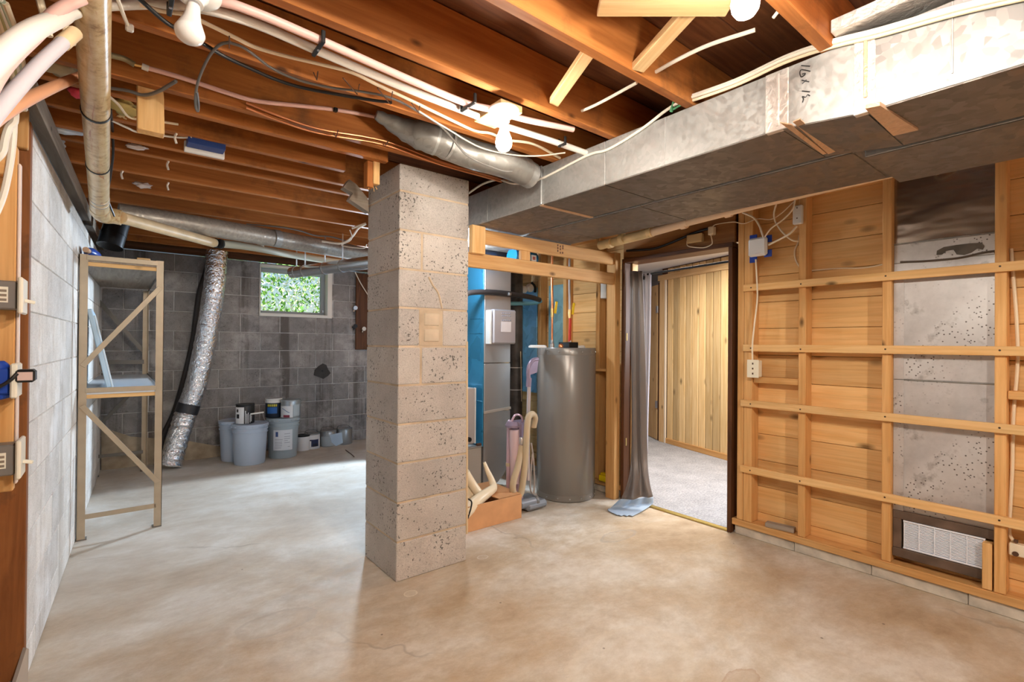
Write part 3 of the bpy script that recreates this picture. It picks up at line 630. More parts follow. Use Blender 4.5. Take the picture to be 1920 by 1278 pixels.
for (px, py) in ((597, 85), (878, 195), (1054, 268), (320, 4)):                    # black clamps holding the two pipes
    p = P(px, py, z=2.124); hh = .045 if px < 900 else .02
    c = thing('pipe_clamp', {597: 'black double clamp on the pink and white pipes left of the bulb', 878: 'black double clamp on the two pipes just left of the lit bulb', 1054: 'black clamp on the white pipe right of the lit bulb', 320: 'black clamp on the white pipe beside the unlit bulb'}[px], 'clamp', p)
    box('strap', (p.x-.006, p.x+.006), (p.y-hh, p.y+hh), (p.z-.014, p.z-.004), M_BLACK, c, .002)
    for s in (-1, 1): box('leg', (p.x-.006, p.x+.006), (p.y+s*hh-.004, p.y+s*hh+.004), (p.z-.014, p.z+.024), M_BLACK, c, .002)
    lathe('nail_head', [(0, 0), (.004, 0), (.004, .003), (0, .003)], M_STEEL, (p.x, p.y, p.z-.017), c, 8)
t = thing('supply_pipe', 'pale lavender pipe slanting across the top left corner with a tan end', 'pipe', P(70, 140, y=1.3))
tube('pipe_run', [P(-70, 290, y=1.12), P(0, 203, y=1.2), P(70, 125, y=1.32), P(118, 80, y=1.42)], .0128, M_LAV, t, 12)
tube('coupling', [P(116, 82, y=1.42), P(140, 62, y=1.47)], .0145, M_TAN2, t, 12, 0)
t = thing('supply_pipe', 'orange pipe slanting behind the tan waste pipe at upper left', 'pipe', P(80, 180, y=1.6))
tube('pipe_run', [P(-60, 270, y=1.35), P(0, 215, y=1.42), P(80, 172, y=1.8), P(150, 143, y=2.2), P(205, 127, y=2.3)], .0145, M_ORP, t, 12)
tube('black_end', [P(205, 127, y=2.3), P(234, 121, y=2.33)], .0145, M_BLACK, t, 12, 0)
box('clip', *[(v-.01, v+.01) for v in P(242, 127, y=2.33)], M_STEEL, t, .003)
t = thing('supply_pipe', 'thin pink pipe with a white fitting stapled to the fourth joist', 'pipe', P(450, 180, y=2.22))
tube('pipe_run', [P(272, 126, y=2.2), P(345, 147, y=2.2), P(420, 172, y=2.2), P(480, 189, y=2.2), P(560, 198, y=2.2), P(630, 206, y=2.2), P(700, 218, y=2.2), P(760, 232, y=2.2)], .0085, M_PEX, t, 10)
tube('fitting', [P(266, 124, y=2.2), P(279, 129, y=2.2)], .011, M_WHITE, t, 10, 0)
tube('brass_stub', [P(252, 121, y=2.2), P(266, 124, y=2.2)], .005, plain('brass', (.75, .5, .2), .3, .9), t, 8, 0)
tube('valve', [P(205, 103, y=2.17), P(232, 110, y=2.2), P(252, 121, y=2.2)], .010, plain('old_brass', (.36, .32, .20), .5, .5), t, 10)
box('black_clip', *[(v-.009, v+.009) for v in P(629, 206, y=2.19)], M_BLACK, t, .003)
tube('riser', [P(200, -10, y=1.75), P(203, 60, y=1.9), P(203, 100, y=2.1)], .0065, M_PEX, t, 8)
for k, dy in enumerate((0, 9)):
    pipe('copper_pipe', ['upper of two thin copper pipes crossing above the block pillar', 'lower of two thin copper pipes crossing above the block pillar'][k], [P(462, 193+dy, y=2.212), P(520, 216+dy, y=2.212), P(600, 242+dy*.9, y=2.212), P(720, 264+dy*.8, y=2.212), P(830, 304+dy*.6, y=2.212), P(940, 336+dy*.5, y=2.212)], .0048, M_COPPER, 'copper pipes over the pillar', 8)
# round insulated duct, black stub and other pipes at the back
t = thing('round_duct', 'long round grey insulated duct under the joists above the basement window', 'duct', (.9, 4.9, 2.0))
g0, g1 = P(262, 406, z=2.055), P(690, 478, z=2.055)
M_RD = galv('aged_duct_wrap', (.40, .36, .31), .45, .5, 70, .14)
tube('sleeve', [P(222, 400, z=2.055), g0, P(400, 427, z=2.055), P(560, 455, z=2.055), g1, P(760, 492, z=2.055)], .068, M_RD, t, 22, 5)
for px, py in ((285, 411), (512, 446)):
    p = P(px, py, z=2.055); d = (g1-g0).normalized(); tube('foil_band' if px < 300 else 'strap', [p, p+d*.05], .0705, M_FOIL if px < 300 else M_GALV, t, 22, 0)
t = thing('duct_stub', 'short black metal duct stub hanging near the left wall top', 'duct', P(212, 440, w=3.75))
tube('stub', [P(222, 410, w=3.75), P(206, 462, w=3.68)], .078, plain('black_metal', (.035, .038, .042), .35, .7), t, 22, 0)
for f in (.55, .95):
    p = P(222, 410, w=3.75).lerp(P(206, 462, w=3.68), f); q = P(222, 410, w=3.75).lerp(P(206, 462, w=3.68), f+.05)
    tube('bead', [p, q], .081, plain('black_metal', (.035, .038, .042), .35, .7), t, 22, 0)
t = thing('vent_pipe', 'shiny galvanised pipe hanging above the basement window beside the pillar', 'pipe', P(630, 497, w=4.4))
v0, v1 = P(548, 511, w=4.7), P(735, 486, w=3.9)
tube('pipe_run', [v0, v1], .052, plain('bright_galvanised', (.72, .75, .78), .22, .9), t, 20, 0)
for f in (.05, .15, .37, .55):
    p = v0.lerp(v1, f); tube('strap', [p, p+(v1-v0).normalized()*.014], .055, M_STEEL, t, 20, 0)
    box('hanger', (p.x-.006, p.x+.006), (p.y-.002, p.y+.002), (p.z+.05, 2.149), M_STEEL, t, .001)
dsk = lathe('cap', [(0, 0), (.028, 0), (.03, -.008), (.02, -.016), (0, -.018)], M_WHITE, P(488, 462, w=4.2), None, 18, (0, 1, .2)); tag(dsk, 'round white cap on the olive pipe above the basement window', 'cap')

# flexible foil duct down the back wall
t = thing('flexible_duct', 'crinkled silver foil flexible duct hanging down the back wall', 'duct', P(370, 680, y=5.8))
fp = [P(407, 470, y=5.72), P(401, 546, y=5.74), P(385, 642, y=5.78), P(368, 720, y=5.80), P(352, 766, y=5.80)]
tube('upper_hose', fp, .11, M_FOIL, t, 22, 22, rfun=lambda q:   .096+.0012*math.sin(q*150)+.004*noise.noise(Vector((q*40, 1, 2))))
tube('lower_hose', [P(351, 768, y=5.80), P(342, 795, y=5.78), P(329, 838, y=5.75), P(319, 874, y=5.72)], .11, M_FOIL, t, 22, 14, rfun=lambda q:   .095+.004*math.sin(q*60)+.004*noise.noise(Vector((q*30, 4, 2))))
tube('torn_joint', [P(355, 757, y=5.80), P(349, 774, y=5.80)], .100, plain('dark_tear', (.05, .05, .055), .4, .5), t, 22, 0)

# ================================================================ BACK WALL THINGS
tag(tube('hose', [P(x, y, y=YB-.03) for x, y in ((391, 486), (384, 515), (374, 546), (367, 595), (360, 645), (342, 720), (326, 773), (308, 812), (300, 842), (296, 868))], .024, plain('black_rubber', (.035, .028, .026), .4), None, 12), 'black hose running down the back wall left of the foil duct', 'hose')
t = thing('backboard', 'dark brown wooden board on the back wall beside the pillar', 'board', P(679, 580, y=YB-.02))
box('board', (P(668, 580, y=YB-.03).x, P(668, 580, y=YB-.03).x+.30), (YB-.03, YB-.001), (P(678, 655, y=YB-.03).z, 2.08), dark('z'), t)
for i, (px, py, lab) in enumerate(((664, 579, 'small steel tap on the back wall below the wire'), (664, 613, 'dark tap on the back wall at the left edge of the brown board'), (680, 618, 'small steel tap on the dark brown board'))):
    p = P(px, py, y=YB-.05); h = thing('tap', lab, 'tap', p)
    tube('spout', [p+Vector((0, .045, 0)), p, p+Vector((-.01, -.01, -.035))], .011, M_STEEL if i != 1 else M_BLACK, h, 10)
    lathe('handle', [(0, 0), (.026, 0), (.026, .012), (0, .012)], M_STEEL if i != 1 else M_BLACK, p+Vector((.005, -.035, .012)), h, 14, (0, 1, .1))

# ================================================================ SHELF UNIT
sh = thing('shelf_unit', 'tall narrow tan metal shelving rack against the left wall', 'shelf', (.05, 4.9, 0))
MT = plain('tan_metal', (.42, .34, .24), .42, .25, var=.08); MTD = plain('dark_tan_metal', (.17, .155, .135), .5, .25)
SXA, SXB, SYA, SYB, SH = -.163, .262, 4.0, 5.82, 1.745
for (x, y, sx, sy, m, h) in ((SXA, SYA, 1, 1, MT, SH), (SXB, SYA, -1, 1, MT, SH), (SXA+.03, SYB, 1, -1, MTD, 1.69), (SXB, SYB, -1, -1, MT, 1.69)):
    bm = bmesh.new()
    for (xa, xb, ya, yb) in ((x, x+sx*.042, y, y+sy*.003), (x, x+sx*.003, y, y+sy*.042)):
        r_ = bmesh.ops.create_cube(bm, size=1); bmesh.ops.scale(bm, vec=(abs(xb-xa), abs(yb-ya), h), verts=r_['verts']); bmesh.ops.translate(bm, vec=((xa+xb)/2, (ya+yb)/2, h/2), verts=r_['verts'])
    finish('post', bm, m, sh)
    box('foot', (min(x, x+sx*.05), max(x, x+sx*.05)), (min(y-.004*sy, y+sy*.05), max(y-.004*sy, y+sy*.05)), (0, .006), MTD, sh, .001)
for z, m in ((1.70, grey('y')), (.885, plain('pale_shelf', (.62, .66, .70), .4))):
    box('shelf', (SXA+.006, SXB-.006), (SYA+.006, SYB-.006), (z, z+.02), m, sh, .002)
    box('front_rail', (SXA+.035, SXB-.035), (SYA-.003, SYA+.004), (z+.012, z+.042), MT, sh, .001)
    box('wood_edge', (SXA+.03, SXB-.03), (SYA+.004, SYA+.02), (z-.024, z), strip('x'), sh, .002)
    for x in (SXA+.002, SXB-.006): box('side_rail', (x, x+.004), (SYA+.03, SYB-.03), (z-.02, z+.03), MTD, sh, .001)
box('bottom_rail', (SXA+.03, SXB-.03), (SYA+.0, SYA+.004), (.125, .155), MT, sh, .001)
box('bottom_rail', (SXA+.06, SXB-.03), (SYB-.006, SYB-.002), (.16, .19), MTD, sh, .001); box('back_rail', (SXA+.06, SXB-.03), (SYB-.006, SYB-.002), (1.0, 1.04), MTD, sh, .001)
yf = SYA-.004
beam('brace', (SXB-.02, yf, 1.57), (SXA+.02, yf, 1.06), .004, .03, MT, sh); beam('brace', (SXA+.02, yf, .82), (SXB-.02, yf, .29), .004, .03, MT, sh)
yr = SYB+.004
beam('brace', (SXA+.04, yr, 1.60), (SXB-.02, yr, 1.10), .004, .035, MTD, sh); beam('brace', (SXB-.02, yr, .86), (SXA+.05, yr, .42), .004, .03, MTD, sh)
beam('side_brace', (SXA+.002, SYA+.05, 1.5), (SXA+.002, SYB-.05, 1.0), .004, .03, MTD, sh)
bx = thing('panel', 'pale blue flat panel leaning upright on the middle shelf of the rack', 'panel', (-.10, 4.3, .91))
box('face', (-.078, -.052), (4.06, 4.75), (.915, 1.42), plain('pale_blue', (.50, .68, .85), .5), bx, .004, rot=(0, -.2, 0))
box('rib', (-.048, -.038), (4.06, 4.09), (.918, 1.38), plain('paler_blue', (.66, .78, .88), .5), bx, .002, rot=(0, -.2, 0))
bo = thing('bottle', 'blue bottle lying on top of the rack', 'bottle', (-.12, 4.12, 1.76))
tube('body', [(-.125, 4.08, 1.775), (-.105, 4.16, 1.768), (-.085, 4.24, 1.762)], .032, plain('blue_plastic', (.03, .09, .42), .3), bo, 16, 4, rfun=lambda q: .034*min(1, .6+q*2)*min(1, (1.02-q)*4))
tube('cap', [(-.135, 4.04, 1.779), (-.125, 4.08, 1.775)], .017, plain('tan_cap', (.55, .33, .2), .5), bo, 12, 0)
for i, (xa, xb, y, z, lb) in enumerate(((-.02, .14, 4.10, 1.724, 'long pale wood offcut on top of the rack'), (.03, .19, 4.20, 1.724, 'wood offcut lying behind the longest one on top of the rack'), (.12, .19, 4.06, 1.724, 'short square wood offcut on the right top of the rack'))):
    o = box('wood_offcut', (xa, xb), (y, y+.05), (z, z+.026+.006*i), pale('x'), None, .002, rot=(0, 0, -.08*(i-1))); tag(o, lb, 'wood', 'wood offcuts on the rack')

# ================================================================ PAILS AND PAINT CANS
MPAIL = plain('blue_grey_pail', (.40, .47, .58), .45); MP2 = plain('grey_pail', (.36, .42, .46), .45)
def pail(label, c, r, h, mat, lab=False):
    t = thing('pail', label, 'pail', (c[0], c[1], 0)); q = Vector((c[0], c[1], 0))
    k = r/.15
    lathe('body', [(0, .002), (r*.84, .002), (r*.86, .01), (r*.955, h*.78), (r*1.0, h*.78), (r*1.0, h*.80), (r*.965, h*.81), (r*.965, h*.86), (r*1.01, h*.86), (r*1.01, h*.885), (r*.97, h*.9), (r*.97, h*.93), (0, h*.93)], mat, q, t, 36)
    ld = lathe('lid', [(0, h*.985), (r*.9, h*.985), (r*.93, h), (r*1.02, h), (r*1.04, h*.985), (r*1.04, h*.93), (r*.99, h*.925), (0, h*.925)], mat, q, t, 36)
    am = math.atan2(-c[1], -c[0])
    for i in range(8):
        a = am-1.2+i*.34; box('lid_tab', (q.x+math.cos(a)*r*1.04-.008, q.x+math.cos(a)*r*1.04+.008), (q.y+math.sin(a)*r*1.04-.008, q.y+math.sin(a)*r*1.04+.008), (h*.94, h*.965), mat, ld, .002)
    if lab:
        lb_ = curved('label', q, r*.952, am-.62, am+.62, h*.22, h*.72, plain('label_white', (.66, .68, .72), .6), t, 14, .003)
        curved('logo', q, r*.957, am-.46, am-.30, h*.56, h*.68, plain('label_blue', (.05, .09, .25), .5), lb_, 4, .003)
        for z, a0, a1 in ((.48, -.5, -.02), (.42, -.5, -.05), (.38, -.5, -.05), (.33, -.5, -.05), (.28, -.5, -.1), (.62, .08, .45), (.55, .08, .45), (.5, .08, .45), (.45, .08, .3), (.4, .08, .45), (.3, .3, .45)):
            curved('print_line', q, r*.957, am+a0, am+a1, h*z, h*(z+.012), plain('print_grey', (.30, .32, .38), .6), lb_, 6, .003)
        tube('wire_handle', [q+Vector((-r*.9, -.2*r, h*.88)), q+Vector((-r*1.25, -.55*r, h*1.0)), q+Vector((-r*1.35, -.45*r, h*1.16))], .003, M_STEEL, t, 6)
    return t
pail('blue-grey lidded pail standing in front of its twin by the back wall', (1.085, 5.545), .163, .40, MPAIL)
pail('blue-grey pail half hidden behind the front one', (1.00, 5.80), .150, .41, MPAIL)
pail('grey pail with a white printed label near the back wall', (1.425, 5.66), .160, .42, MP2, True)
def can(label, c, r, h, z0, body, lidm=M_STEEL, style=0, group=None):
    t = thing('paint_can', label, 'paint can', (c[0], c[1], z0), group); q = Vector((c[0], c[1], z0)); am = math.atan2(-c[1], -c[0])
    lathe('body', [(0, .001), (r*.98, .001), (r, .006), (r, h-.014), (r*.97, h-.01), (0, h-.01)], body, q, t, 28)
    lathe('rim', [(r*.72, h-.006), (r*.74, h-.012), (r*1.0, h-.014), (r*1.03, h-.007), (r*1.02, h), (r*.96, h), (r*.9, h-.006)], lidm, q, t, 28)
    lathe('lid', [(0, h-.005), (r*.88, h-.005), (r*.9, h-.001), (0, h-.003)], M_STEEL if lidm != M_BLACK else M_BLACK, q, t, 24)
    return t, q, am
DW = plain('off_white_label', (.74, .74, .75), .5); DB = plain('label_black', (.02, .02, .025), .5)
t, q, am = can('white and black paint can on the front pail lid with white drips', (1.05, 5.60), .085, .19, .40, M_BLACK, M_BLACK)
curved('label', q, .086, am-1.3, am-.12, .0, .165, DW, t, 12, .001)
for z, s in ((.13, .018), (.075, .026)): curved('dark_spot', q, .0875, am-1.0, am-1.0+s*14, z-s*.8, z+s*.8, DB, t, 5, .001)
for i, (a, z0, z1) in enumerate(((.0, .0, .13), (.15, .0, .10), (.3, .0, .11), (.5, .01, .09), (.65, .02, .08))):
    curved('paint_drip', q, .0862, am+a, am+a+.07, z0, z1, DW, t, 3, .002)
tube('brush_handle', [q+Vector((.03, -.095, .095)), q+Vector((.09, -.10, .10)), q+Vector((.15, -.10, .105))], .008, M_WHITE, t, 8)
t, q, am = can('dark paint can with a yellow and blue label on the grey pail', (1.345, 5.72), .082, .20, .42, plain('dark_can', (.02, .03, .05), .4), M_WHITE)
curved('white_collar', q, .083, am-1.5, am+1.5, .155, .185, M_WHITE, t, 12, .001)
for i in range(5): curved('yellow_print', q, .083, am-.75+i*.24, am-.75+i*.24+.17, .118, .142, plain('label_yellow', (.62, .52, .05), .5), t, 3, .0015)
curved('blue_print', q, .083, am-.8, am+.4, .045, .11, plain('label_mid_blue', (.03, .14, .42), .5), t, 8, .0012)
t, q, am = can('grey metal paint can with a white paper label on the grey pail', (1.49, 5.62), .098, .185, .42, plain('zinc_can', (.36, .39, .41), .35, .6), plain('zinc_can', (.36, .39, .41), .35, .6))
curved('paper_label', q, .099, am-1.25, am+.2, .002, .125, DW, t, 12, .002); curved('paper_label', q, .099, am+.28, am+1.0, .02, .14, plain('grey_label', (.42, .47, .50), .6), t, 8, .002)
curved('red_print', q, .1015, am-.75, am-.1, .006, .032, plain('label_red', (.25, .03, .05), .5), t, 6, .001)
tube('label_stroke', [q+Vector((math.cos(am+a)*.1025, math.sin(am+a)*.1025, z)) for a, z in ((-.9, .10), (-.6, .085), (-.3, .065), (-.1, .055))], .003, plain('print_blue', (.12, .18, .32), .5), t, 5)
SC = [((1.685, 5.86), .075, .17, 'leftmost small white can, half behind the grey pail'), ((1.80, 5.90), .085, .175, 'small can with a white oval and black print by the back wall'), ((1.995, 5.93), .09, .185, 'grey-green lidded can third in the row by the back wall'), ((2.19, 5.94), .09, .185, 'rightmost can in the row with a loose pale blue label')]
for i, (c, r, h, lb) in enumerate(SC):
    z = plain('zinc_can', (.36, .39, .41), .35, .6)
    t, q, am = can(lb, c, r, h, 0, DW if i < 2 else z, M_BLACK if i == 0 else z, 0, 'small cans along the back wall')
    if i == 1:
        curved('dark_label', q, r+.0005, am-1.0, am+.9, .03, .11, plain('navy_label', (.03, .04, .10), .5), t, 10, .001)
        curved('white_oval', q, r+.0015, am-.8, am-.1, .03, .095, DW, t, 8, .001)
        for k in range(3): curved('print_mark', q, r+.0015, am+.15+k*.2, am+.28+k*.2, .03, .065, DB, t, 3, .001)
    if i == 2: curved('paper_label', q, r+.0005, am-1.1, am+1.1, .01, .12, plain('grey_label', (.42, .47, .50), .6), t, 12, .0015)
    if i == 3:
        cc = plain('pale_blue_label', (.44, .54, .66), .6)
        slab('loose_label', [P(x, y, w=5.52) for x, y in ((618, 815), (641, 810), (643, 830), (630, 836), (622, 829))], (-.001, -.002, 0), cc, t)
    tube('wire_bail', [q+Vector((-r*.95, 0, h*.93)), q+Vector((-r*.6, .06, h*1.12)), q+Vector((r*.6, .06, h*1.12)), q+Vector((r*.95, 0, h*.93))], .002, M_BLACK, t, 6)
tw = tag(tube('twig', [P(648, 843, z=.006), P(660, 852, z=.006), P(664, 856, z=.006)], .004, M_RUST), 'thin brown twig on the floor near the rightmost can', 'twig')

# ================================================================ HEADER FRAME BESIDE THE PILLAR
t = thing('partition_frame', 'open orange pine header frame between the block pillar and the doorway', 'frame', (2.4, 2.58, 0))
HY0, HY1 = 2.55, 2.588
box('post', (3.078, 3.142), (HY0-.01, HY1+.04), (0, 1.945), stud('z'), t)
box('header_beam', (1.57, 3.078), (HY0, HY1), (1.692, 1.782), stud('x'), t)
box('header_beam', (1.735, 3.078), (HY0+.005, HY1), (1.848, 1.938), stud('x'), t)
box('short_post', (1.70, 1.80), (HY0-.04, HY0-.002), (1.772, 1.944), strip('z'), t)
box('short_post', (2.13, 2.21), (HY0+.008, HY1), (1.782, 1.848), stud('z'), t)
for i, (dx, dz) in enumerate(((0, .02), (0, 0), (0, -.02), (.025, .015), (.025, -.005), (.025, -.03), (.05, .02), (.05, .005), (.048, -.028))):
    box('ink_mark', (2.46+dx, 2.468+dx), (HY0+.0035, HY0+.0055), (1.895+dz, 1.908+dz), plain('ink_brown', (.10, .03, .02), .7), t, 0)

# ================================================================ UTILITY CORNER
wt = thing('water_heater', 'tall grey cylindrical water heater behind the header frame', 'water heater', (2.883, 2.879, 0))
q = Vector((2.883, 2.879, 0)); HR, HH = .236, 1.19
MH = plain('grey_enamel', (.235, .22, .20), .27, .2, .5)
lathe('tank', [(HR*.99, .045), (HR, .05), (HR, HH-.055), (HR*.99, HH-.05)], MH, q, wt, 56)
lathe('base_ring', [(0, 0.001), (HR*.97, 0.001), (HR*1.005, .01), (HR*1.005, .05), (HR*.98, .052), (0, .052)], MH, q, wt, 56)
lathe('top_cap', [(0, HH-.06), (HR*.98, HH-.06), (HR*1.004, HH-.055), (HR*1.004, HH-.006), (HR*.99, HH), (0, HH)], MH, q, wt, 56)
for z in (HH-.03, .03):
    for k in range(9):
        a = math.radians(180+22.6*k+8); lathe('screw', [(0, 0), (.006, 0), (.005, .004), (0, .005)], M_STEEL, q+Vector((math.cos(a)*HR*1.003, math.sin(a)*HR*1.003, z)), wt, 8, (math.cos(a), math.sin(a), 0))
def at_heater(px, z): p = P(px, 650, y=2.86); return Vector((p.x, 2.86, z))
for px, r in ((1008, .07), (1083, .062)):
    lathe('lid_plate', [(0, 0), (r, 0), (r, .012), (r*.8, .02), (0, .02)], M_WHITE, at_heater(px, HH), wt, 24)
for px in (1035, 1069):
    lathe('nipple', [(0, 0), (.018, 0), (.018, .03), (.012, .035), (.012, .06), (0, .06)], M_STEEL, at_heater(px, HH), wt, 14)
box('junction_cover', (2.70+.13, 2.70+.24), (2.80, 2.92), (HH, HH+.045), M_BLACK, wt, .004)
lathe('relief_valve', [(0, 0), (.016, 0), (.02, .012), (.02, .03), (.012, .035), (0, .035)], M_COPPER, at_heater(1051, HH+.01), wt, 14, (-.6, -.8, .1))
for i, (px, col, lab) in enumerate(((1035, M_COPPER, 'copper pipe with a yellow valve rising from the left of the water heater'), (1067, plain('red_tube', (.62, .05, .03), .4), 'red tube with a yellow valve rising from the right of the water heater'))):
    p0 = at_heater(px, HH+.05); p = thing('heater_pipe', lab, 'pipe', p0)
    tube('lower_run', [p0, p0+Vector((.006*i, 0, .19))], .008, col, p, 10, 0)
    if i: tube('second_tube', [p0+Vector((.022, .01, .0)), p0+Vector((.016, .0, .19))], .008, col, p, 10, 0)
    q1 = p0+Vector((.006*i, 0, .19)); tube('valve_body', [q1, q1+Vector((0, 0, .07))], .013, plain('brass', (.75, .5, .2), .3, .9), p, 12, 0)
    beam('valve_handle', q1+Vector((.018, -.012, .03)), q1+Vector((.03, -.016, .125)), .012, .02, plain('valve_yellow', (.80, .55, .02), .4), p)
    tube('upper_run', [q1+Vector((0, 0, .07)), q1+Vector((-.006, 0, .30)), q1+Vector((-.006, 0, .62))], .010, plain('grey_tube', (.42, .38, .36), .5) if i else M_COPPER, p, 10)
pipe('power_cable', 'thick black cable looping down the right side of the water heater', [P(1116, 545, y=3.0), P(1110, 590, y=3.0), P(1105, 640, y=2.98), P(1117, 690, y=2.97), P(1126, 735, y=2.96), P(1116, 757, y=2.95), P(1108, 765, y=2.95)], .012, M_BLACK, None, 10, 'cable')
t = thing('flexible_conduit', 'two shiny flexible conduits hanging behind the header frame', 'conduit', P(1108, 550, y=3.05))
tube('conduit', [P(1098, 500, y=3.05), P(1101, 540, y=3.05), P(1103, 575, y=3.05), P(1111, 580, y=3.05), P(1115, 545, y=3.05), P(1118, 500, y=3.05)], .012, M_STEEL, t, 10, 8)
sx = box('switch_box', (XS+.0, XB-.002), (2.70, 2.76), (1.60, 1.73), plain('box_grey', (.62, .58, .52), .5), None); tag(sx, 'pale metal box on the boards right of the flexible conduits', 'electrical box')
# gas furnace
fu = thing('furnace', 'grey furnace cabinet half hidden behind the block pillar', 'furnace', (1.98, 3.6, 0))
MF = plain('furnace_grey', (.50, .45, .42), .4, .2); MF2 = plain('furnace_beige', (.46, .41, .35), .45)
box('upper_door', (1.86, 2.275), (3.30, 3.95), (.415, .862), MF, fu, .006)
box('lower_cabinet', (1.86, 2.352), (3.31, 3.95), (.0, .378), MF2, fu, .006); box('seam_strip', (1.86, 2.352), (3.304, 3.32), (.378, .392), M_STEEL, fu, .002)
box('corner_trim', (2.276, 2.284), (3.298, 3.32), (.415, .862), M_WHITE, fu, .001)
lathe('knob', [(0, 0), (.02, 0), (.018, .02), (0, .022)], M_BLACK, (2.215, 3.30, .455), fu, 16, (0, -1, 0))
tube('fitting', [(2.30, 3.31, .40), (2.34, 3.31, .40)], .012, M_RUST, fu, 10, 0)
pm = thing('plenum', 'sheet metal plenum with painted blue reflection behind the furnace', 'duct', (2.3, 3.9, .4))
box('casing', (2.66, 2.98), (3.98, 4.3), (.0, 1.945), M_BLUEREFL, pm, .004)
for z in (.72, 1.15, 1.40): box('cross_seam', (2.66, 2.98), (3.973, 3.981), (z, z+.012), M_BLUEREFL, pm, .002)
# return air drop with a rounded elbow
ra = thing('return_duct', 'silver return air duct with a rounded elbow at the floor beside the furnace', 'duct', (2.5, 3.45, 0))
MSD = plain('polished_sheet', (.58, .56, .55), .30, .75)
box('upper_section', (2.362, 2.636), (3.30, 3.62), (1.06, 1.945), MSD, ra, .004); box('lower_section', (2.366, 2.638), (3.302, 3.62), (.66, 1.056), MSD, ra, .004)
prof = [(2.366, .655), (2.64, .655)]+[(2.36+.28*math.cos(a), .30+(.28)*math.sin(a)) for a in [-.05-i*1.52/12 for i in range(13)]]+[(2.366, .022)]
bm = bmesh.new(); f0 = [bm.verts.new((x, 3.305, z)) for x, z in prof]; f1 = [bm.verts.new((x, 3.62, z)) for x, z in prof]
bm.faces.new(f0); bm.faces.new(f1[::-1])
for i in range(len(prof)): j = (i+1) % len(prof); bm.faces.new((f0[i], f1[i], f1[j], f0[j]))
finish('elbow', bm, MSD, ra, True)
beam('joint_strap', (2.36, 3.297, .655), (2.642, 3.297, .675), .006, .022, plain('pale_strap', (.58, .52, .46), .4, .4), ra)
hb = thing('humidifier', 'silver control box with a paper label on the return duct', 'appliance', (2.51, 3.26, 1.35))
box('cover', (2.405, 2.645), (3.235, 3.297), (1.215, 1.50), plain('brushed_silver', (.66, .64, .68), .32, .6), hb, .012)
box('side_plate', (2.372, 2.392), (3.24, 3.297), (1.215, 1.49), M_WHITE, hb, .002)
pl2 = box('paper_label', (2.485, 2.587), (3.2332, 3.2348), (1.315, 1.40), plain('label_paper', (.74, .68, .68), .7), hb, 0)
for z, h in ((1.475, .010), (1.452, .008), (1.415, .008)):
    for k in range(5): box('print', (2.49+k*.02, 2.504+k*.02), (3.2332, 3.2348), (z-h, z), plain('print_grey', (.30, .32, .38), .6), pl2, 0)
box('blue_reflection_side', (2.350, 2.361), (3.303, 3.96), (.38, 1.945), M_BLUEREFL, ra, .001)  # thin sheet that carries the painted blue reflection on the duct side
for z in (.74, 1.30, 1.42): box('side_crease', (2.347, 2.351), (3.303, 3.96), (z, z+.008), M_BLUEREFL, ra, .001)
ip = thing('insulated_pipe', 'dark wrapped pipe standing between the return duct and the water heater', 'pipe', (2.86, 3.5, .5))
tube('wrap', [(2.855, 3.5, .0), (2.858, 3.5, .9), (2.852, 3.5, 1.9)], .062, plain('dark_wrap', (.06, .05, .045), .55, var=.5, bumps=.6), ip, 16, 6)
for z in (.80, 1.0): tube('tie', [(2.856, 3.5, z), (2.856, 3.5, z+.008)], .064, plain('grey_tube', (.42, .38, .36), .5), ip, 16, 0)
tube('cord', [(2.86, 3.436, 1.15), (2.868, 3.435, .95), (2.874, 3.436, .7)], .003, M_CREAM, ip, 6)
bp = pipe('drain_pipe', 'black pipe running level across the ducts below the header', [P(872, 553, y=3.272), P(885, 548, y=3.272), P(930, 548, y=3.272), P(990, 556, y=3.272), P(1012, 562, y=3.29)], .022, plain('black_rubber', (.035, .028, .026), .4), None, 14)
cl = box('pipe_clip', *[(v-.012, v+.012) for v in P(955, 551, y=3.245)], M_STEEL, None, .002); tag(cl, 'small steel clip on the level black pipe', 'clip')
tb = pipe('tube', 'short teal tube lying level below the black pipe', [P(955, 569, y=3.4), P(1000, 568, y=3.4), P(1014, 564, y=3.4)], .018, plain('teal_pipe', (.16, .42, .52), .3), None, 14)
bs = thing('refrigerant_canister', 'blue cylinder with two white printed squares behind the header frame', 'canister', P(976, 482, y=3.0))
p = P(980, 484, y=3.0); tube('body', [p+Vector((-.11, 0, .005)), p+Vector((.11, 0, -.005))], .065, plain('blue_wrap', (.01, .16, .42), .35), bs, 20, 0)
for dx, m in ((-.005, M_WHITE), (.058, M_WHITE)): box('white_square', (p.x+dx-.025, p.x+dx+.025), (p.y-.069, p.y-.064), (p.z-.03, p.z+.022), m, bs, 0)
box('red_print', (p.x+.045, p.x+.071), (p.y-.071, p.y-.069), (p.z-.015, p.z+.01), plain('label_red2', (.5, .14, .1), .5), bs, 0)
blk = pipe('flue_pipe', 'dark round flue pipe behind the gap of the header frame', [P(862, 468, y=3.2), P(985, 484, y=3.2)], .07, plain('dark_flue', (.05, .05, .06), .3, .6), None, 16, 'pipe', 0)
fan = thing('fan_motor', 'round white fan motor with a black bracket behind the header frame', 'motor', P(985, 540, y=3.6))
for px, py, r in ((981, 543, .033), (992, 540, .04)):
    lathe('disc', [(0, 0), (r, 0), (r*1.05, .02), (r*.7, .035), (0, .035)], M_WHITE, P(px, py, y=3.6), fan, 20, (0, -1, .1))
tube('bracket', [P(997, 530, y=3.58), P(1003, 537, y=3.58), P(1003, 548, y=3.58)], .012, M_BLACK, fan, 8)
